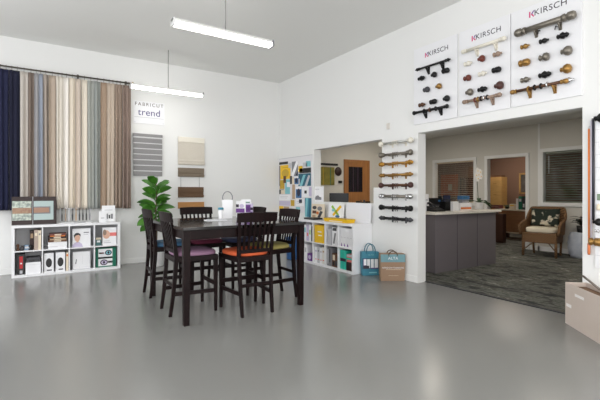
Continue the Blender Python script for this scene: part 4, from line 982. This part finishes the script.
dkx('book_stack','dark red stack of books lying on side desk','books',486,499,205,.15,.2,mat('wine_print',(110,52,56),.6),prints=[('r',0,.45,1,.5,CREAM),('r',0,.7,1,.74,CREAM)])
sp = Fd.px(507,208,.2); pl_ = thing('small_plant','small dark green plant in black pot on the side desk','plant',Fd.w(sp[0],.2,DT))
MB().rev((0,0,0),(0,0,1),[(.04,0),(.045,.004),(.055,.07),(.048,.07),(.005,.06)],BLKP).build('pot',pl_)
l = MB()
for k in range(14): leaf(l,(0,0,.06),k*2.4,.9-.04*k,.13,.022,1.0,SG)
l.build('foliage',pl_,recalc=False,solid=.001)

# ------------------------------------------------------------------ office beyond the doorway
p0 = P(489,180,X=11.4); p1 = P(501.5,180,X=11.4); hh = P(497,177,X=11.4).z
FW = mat('pine_cabinet',(206,166,104),.5,c2=(190,150,90),vscale=5,stretch=(1,1,5))
fc = thing('drawer_cabinet','tall pine drawer cabinet in the brown office beyond the doorway','cabinet',(11.4,(p0.y+p1.y)/2,0)); hw = (p0.y-p1.y)/2
MB().box((0,-hw,0),(.3,hw,hh),FW).build('body',fc,.004)
for k in range(5):
    z = .05+k*(hh-.08)/5; dr = MB().box((-.018,-hw+.015,z),(-.0005,hw-.015,z+(hh-.08)/5-.02),FW).build('drawer',fc,.003)
    MB().box((-.03,-.05,z+.15),(-.018,.05,z+.165),BRASS).build('drawer_pull',dr)
o = MB().box((.05,-hw+.04,0),(.26,hw-.04,.05),BROWN).build('box_lid'); put(o,(11.4,(p0.y+p1.y)/2,hh+.001)); tag(o,'flat dark brown box lying on top of the pine drawer cabinet','box')
Fo = Fr((XE-.1,0,0),-pi/2)
x0,_ = Fo.px(519.5,180,0); x1 = x0+.4; z1 = Fo.px(522,173,0)[1]; z0 = Fo.px(522,194,0)[1]
pf = thing('framed_picture','pale wood framed picture on brown office wall','picture',Fo.w((x0+x1)/2,0,z0),-pi/2); hw = (x1-x0)/2; h = z1-z0
MB().box((-hw,-.03,0),(-hw+.05,-.001,h),FW).box((hw-.05,-.03,0),(hw,-.001,h),FW).box((-hw,-.03,0),(hw,-.001,.05),FW).box((-hw,-.03,h-.05),(hw,-.001,h),FW).build('frame',pf)
MB().box((-hw+.05,-.014,.05),(hw-.05,-.002,h-.05),mat('dim_print',(120,112,104),.4,c2=(66,60,60),vscale=4)).build('print',pf)
x0,_ = Fo.px(441,180,0); x1,_ = Fo.px(458,180,0); z1 = Fo.px(449,174.5,0)[1]; z0 = Fo.px(449,192,0)[1]
ob = slab('notice_board','rust orange notice board behind the blind in the brown office','board',Fo,(x0+x1)/2,-.02,z0-.15,x1-x0,z1-z0+.15,.019,mat('rust_cork',(206,104,54),.7))
x0,_ = Fo.px(448.5,180,0); x1,_ = Fo.px(452.5,180,0); z1 = Fo.px(450,184,0)[1]; z0 = Fo.px(450,190.5,0)[1]
slab('pinned_note','cream note pinned on the rust orange notice board','note',Fo,(x0+x1)/2,-.025,z0,x1-x0,z1-z0,.003,CREAM)
x0,_ = Fo.px(469,180,0); x1,_ = Fo.px(475,180,0)
slab('tall_cabinet','dark brown tall cabinet seen behind the beige blind','cabinet',Fo,(x0+x1)/2,-.5,0,x1-x0,1.75,.45,DBRN,prints=[('r',.48,.05,.52,.95,BROWN)])
# plain pale upright panel behind the right blinds
slab('bright_panel','tall pale panel in dark office behind the right blinds','panel',Fo,Fo.px(576,180,0)[0],-.03,.9,.35,1.2,.028,mat('pale_panel',(214,218,214),.7))

# ------------------------------------------------------------------ wicker armchair
WK = bpy.data.materials.new('brown_wicker'); WK.use_nodes = True
nt = WK.node_tree; b = nt.nodes['Principled BSDF']; b.inputs['Roughness'].default_value = .6
tc = nt.nodes.new('ShaderNodeTexCoord'); w1 = nt.nodes.new('ShaderNodeTexWave'); w1.bands_direction = 'Z'; w1.inputs['Scale'].default_value = 18; w1.inputs['Distortion'].default_value = .6
w2 = nt.nodes.new('ShaderNodeTexWave'); w2.bands_direction = 'DIAGONAL'; w2.inputs['Scale'].default_value = 14
nt.links.new(tc.outputs['Object'],w1.inputs['Vector']); nt.links.new(tc.outputs['Object'],w2.inputs['Vector'])
mx = nt.nodes.new('ShaderNodeMath'); mx.operation = 'MULTIPLY'; nt.links.new(w1.outputs['Fac'],mx.inputs[0]); nt.links.new(w2.outputs['Fac'],mx.inputs[1])
cr = nt.nodes.new('ShaderNodeValToRGB'); cr.color_ramp.elements[0].color = rgb((84,56,34)); cr.color_ramp.elements[1].color = rgb((206,158,106))
nt.links.new(mx.outputs[0],cr.inputs['Fac']); nt.links.new(cr.outputs['Color'],b.inputs['Base Color'])
bp = nt.nodes.new('ShaderNodeBump'); bp.inputs['Strength'].default_value = .8; bp.inputs['Distance'].default_value = .01; nt.links.new(mx.outputs[0],bp.inputs['Height']); nt.links.new(bp.outputs['Normal'],b.inputs['Normal'])
wl = P(525,255,Z=0); wr = P(557.4,259,Z=0)
wcx = 8.20; wcy = (wl.y+wr.y)/2
wc = thing('wicker_armchair','brown wicker armchair with cream seat cushion against the far wall','chair',(wcx+.3,wcy+.08,0),pi/2+.16)
# local: front +y at .28, rear -y
hw = .30
for s in (-1,1):
    MB().cyl((s*(hw-.01),.27,0),(s*(hw-.015),.27,.42),.024,WK,.026).build('front_leg',wc)
    MB().cyl((s*(hw-.06),-.2,0),(s*(hw-.04),-.18,.42),.02,WK,.022).build('rear_leg',wc)
    MB().tube([(s*(hw-.02),.25,.12),(s*(hw-.12),.2,.22),(s*(hw-.2),.15,.3)],.01,WK,6).build('brace',wc)
MB().loft([[(-hw,.3,z),(-hw*.5,.31,z),(hw*.5,.31,z),(hw,.3,z),(hw-.02,-.22,z),(-hw+.02,-.22,z)] for z in (.27,.46)],WK,False).build('seat_base',wc,.012)
# barrel shell: arms rising to the back
sh = MB(); rows = []; N = 36; inner = []
for k in range(N+1):
    t = k/N; a = -pi*.04+pi*1.08*t   # from right arm front round the back to left arm front
    q = 5.0
    ca,sa = cos(a),sin(a)
    x = (hw+.03)*(abs(ca)**(2/q))*(1 if ca>=0 else -1); yv = -(.25)*(max(0,sa)**(2/q))
    if sa < 0: yv = .08*(-sa)/.13
    y = yv-.0
    back = max(0,sa)**1.2
    zt = .67+.27*min(1,max(0,sa)**.9*1.25)
    # arms extend forward
    rows.append((x,y,zt))
pts = [((hw+.05),.27,.60)]+[((hw+.045),.14,.65)]+rows+[(-(hw+.045),.14,.65)]+[(-(hw+.05),.27,.60)]
rings = []
for (x,y,zt) in pts:
    cxn = Vector((x,y,0)); inn = cxn*.9; out = cxn*1.0
    lean = 1.07 if y < -.1 else 1.02
    rings.append([(inn.x,inn.y,.42),(out.x,out.y,.42),(out.x*lean,out.y*lean,zt),(inn.x*lean,inn.y*lean,zt)])
sh.loft(rings,WK,False); sh.build('back_shell',wc,.01)
MB().tube([(x*(1.04 if y<-.1 else 1.0),y*(1.04 if y<-.1 else 1.0),zt) for (x,y,zt) in pts]+[(-(hw+.05),.3,.5),(-(hw+.03),.29,.42)],.028,WK,8).build('rolled_rim',wc)
MB().tube([((hw+.05),.27,.60),((hw+.05),.3,.5),((hw+.03),.29,.42)],.026,WK,8).build('rolled_rim',wc)
def cushion(name,parent,c,sx,sy,sz,m,q=4,rot=None,edge=.35):
    mb = MB(); rows = []; n = 8
    for i in range(n+1):
        f = -1+2*i/n; rr = (1-abs(f)**3.0)**(1/3.0)*(1-edge)+edge if abs(f)<1 else edge*.9
        ring = []
        for k in range(32):
            a = 2*pi*k/32
            ring.append((sx*rr*(abs(cos(a))**(2/q))*(1 if cos(a)>=0 else -1), sy*rr*(abs(sin(a))**(2/q))*(1 if sin(a)>=0 else -1), sz*f))
        rows.append(ring)
    mb.loft(rows,m,True); o = mb.build(name,parent); o.location = c
    if rot: o.rotation_euler = rot
    return o
cushion('seat_cushion',wc,(0,.045,.515),.275,.25,.055,mat('cream_cushion',(232,222,200),.85,bump=.1,bscale=120),edge=.85)
FLR = mat('dark_floral_fabric',(34,44,36),.85,c2=(206,198,178),vscale=9,var=.8)
for n_ in FLR.node_tree.nodes:
    if n_.type == 'VALTORGB': n_.color_ramp.elements[1].position = .61; n_.color_ramp.elements[0].position = .55
pil = MB(); R_ = 14; vs = []; 
NN = 12
def pilface(sgn):
    out = []
    for i in range(NN+1):
        for j in range(NN+1):
            a,b_ = -1+2*i/NN,-1+2*j/NN
            th = .055*((1-a**4)*(1-b_**4))**.5*sgn
            pinch = 1-.06*(1-abs(a))*(abs(b_)**3)
            out.append((a*.27*(1-.07*(1-b_*b_)*abs(a)**3), th, b_*.185*(1-.08*(1-a*a)*abs(b_)**3)))
    return out
for sgn in (-1,1):
    pil.faces(pilface(sgn),[(i*(NN+1)+j,i*(NN+1)+j+1,(i+1)*(NN+1)+j+1,(i+1)*(NN+1)+j) for i in range(NN) for j in range(NN)],FLR,True)
bmesh.ops.remove_doubles(pil.bm,verts=pil.bm.verts,dist=.0008)
po = pil.build('throw_pillow'); po.location = (wcx+.3+.1,wcy+.10,.755); po.rotation_euler = (-.25,0,pi/2+pi)
po.rotation_euler = (.22,0,pi/2+.16); tag(po,'dark green throw pillow with cream flowers on the wicker armchair','pillow')

# ------------------------------------------------------------------ white drum planter with plant
pc = Vector((8.84,3.57,0))
CER = mat('pale_blue_white_ceramic',(222,226,234),.45,bump=1,bscale=9,c2=(190,198,212),vscale=9)
pb_ = MB(); rows = []
for j in range(11):
    t = j/10; z = .48*t; R = .2*(.86+.22*sin(pi*t)**.8)
    rows.append([(R*(1+.07*sin(6*a_+(j%2)*pi+t*3))*cos(a_),R*(1+.07*sin(6*a_+(j%2)*pi+t*3))*sin(a_),z) for a_ in [2*pi*k/36 for k in range(36)]])
pb_.loft(rows,CER,True); o = pb_.build('garden_stool'); put(o,pc); tag(o,'pale blue white lumpy ceramic stool right of the wicker armchair','stool')
pp = thing('potted_plant','dark leaved plant in dark pot standing on ceramic stool','plant',pc+Vector((0,0,.481)))
MB().rev((0,0,0),(0,0,1),[(.05,0),(.06,.004),(.075,.13),(.066,.13),(.005,.11)],BLKP,18).build('pot',pp)
l = MB(); DL = mat('dark_foliage',(34,44,34),.4)
random.seed(5)
for k in range(22): leaf(l,(0,0,.12+.008*k),k*2.4,.7-.02*k+random.uniform(-.2,.2),.2,.035,.9,DL)
MB().cyl((0,0,.1),(0,0,.32),.008,BROWN).build('stem',pp)
l.build('foliage',pp,recalc=False,solid=.001)

# ------------------------------------------------------------------ right pillar: wands, sample board
def wand(u,v0,v1,r,m,label,tip=None,ly=-.03):
    x,z1 = RIGHT.px(u,v0,ly); _,z0 = RIGHT.px(u,v1,ly)
    o = thing('curtain_wand',label,'wand',RIGHT.w(x,0,z0),-pi/2,'curtain wands hanging on the right pillar'); h = z1-z0
    MB().cyl((0,ly,.0),(0,ly,h),r,m).build('shaft',o)
    MB().tube([(0,ly,h),(0,ly,h+.02),(0,-.001,h+.025)],.003,CHROME,6).build('hook',o)
    if tip: MB().rev((0,ly,0),(0,0,1),[(r*1.2,-.002),(r*1.6,.01),(r*1.5,.1),(r,.115)],tip).build('grip',o)
wand(588.9,129,254.5,.008,ORNG,'long orange curtain wand with copper grip on right pillar',COPPER)
wand(591.1,121,243,.007,mat('grey_white_wand',(196,192,204),.4),'pale grey curtain wand between the orange and black ones')
wand(593.2,119,220,.009,mat('dark_wand',(40,42,52),.4),'dark curtain wand at the edge of the gridded sample board')
xg,_ = RIGHT.px(595,150,-.02)
sb = thing('sample_board','white gridded sample board at the right edge with knobs','display board',RIGHT.w(xg,0,.55),-pi/2)
MB().box((0,-.018,0),(.6,-.001,1.42),BOARD).build('board',sb,.002)
g = MB()
for k in range(1,12): g.box((0,-.0195,.118*k-.0015),(.6,-.0175,.118*k+.0015),LGRY)
g.build('grid_line',sb)
def knob(u,v,m,kind,label,s=1):
    x,z = RIGHT.px(u,v,-.05); o = MB()
    finial(o,(x-xg,-.055,z-.55),kind,m,s,(1,0,0)); o.cyl((x-xg,-.055,z-.55),(x-xg,-.017,z-.55),.008,m); o = o.build('finial',sb); o['label'] = label
knob(600.5,118,BLK,0,'black ball finial',1.2); knob(597.5,222,BLK,0,'black knob finial',.9); knob(597,242,BRASS,4,'large brass finial',1.15); knob(598,231,CHROME,1,'small chrome finial',.5)
x,z = RIGHT.px(599,196,-.02); MB().box((x-xg-.012,-.03,z-.59),(x-xg+.05,-.017,z-.53),mat('sage_tile',(120,140,116),.5)).build('tile_sample',sb)
x,z = RIGHT.px(598.5,207,-.03); MB().rev((x-xg,-.035,z-.58),(0,0,1),[(.012,0),(.018,.02),(.012,.05),(.004,.06)],CREAM).build('tassel',sb)

# ------------------------------------------------------------------ open box in the lower right corner
BX = mat('pale_pinkish_cardboard',(206,192,182),.75,c2=(198,184,172),vscale=3)
bxl = P(568.4,319.8,Z=0)
ob = thing('open_box','large open pale cardboard box on the floor at lower right corner','box',(4.262,1.855,0),0)
# local x runs toward the viewer side along the long face, local y to the right
ang = math.atan2(-.763,-.66)
ob.rotation_euler = (0,0,ang)
Lb,Wb,Hb,tb_ = .85,.19,.395,.008
MB().box((0,0,0),(Lb,Wb,.008),BX).build('bottom',ob)
MB().box((0,0,.008),(Lb,tb_,Hb),BX).box((0,Wb-tb_,.008),(Lb,Wb,Hb),BX).box((0,tb_,.008),(tb_,Wb-tb_,Hb),BX).box((Lb-tb_,tb_,.008),(Lb,Wb-tb_,Hb),BX).build('side_wall',ob)
LBL = mat('white_label',(236,232,228),.6)
MB().box((.17,-.0012,.30),(.32,.0,.325),LBL).build('sticker',ob); MB().box((.02,-.0012,.17),(.11,.0,.2),LBL).build('sticker',ob)
ct_ = MB().box((.012,.012,.0),(Lb-.012,Wb-.012,.345),mat('brown_packing',(140,110,84),.85,c2=(92,68,50),vscale=12,bump=.6,bscale=30)).build('packing_fill',ob); ct_.location = (0,0,.01)
a_ = P(583,276,X=4.34); tgt = P(600,289.5,X=4.22)
M_ = MB().tube([a_,((a_+tgt)/2),tgt],.011,mat('grey_stick',(120,110,102),.5),8); so = M_.build('wooden_stick'); tag(so,'thin grey stick poking out of the open cardboard box','stick')

# ------------------------------------------------------------------ camera
cam = bpy.data.cameras.new('camera'); co = bpy.data.objects.new('camera',cam); COL.objects.link(co)
co.location = (0,0,HC); co.rotation_euler = (pi/2,0,-YAW)
cam.sensor_fit = 'HORIZONTAL'; cam.sensor_width = 36; cam.lens = FPX/600*36; cam.shift_y = -(200-HY)/600
cam.clip_start = .05; cam.clip_end = 60
SC.camera = co
SC.view_settings.view_transform = 'Standard'; SC.view_settings.look = 'None'; SC.view_settings.gamma = 1
SC.view_settings.use_curve_mapping = False
SC.view_settings.exposure = 0.12
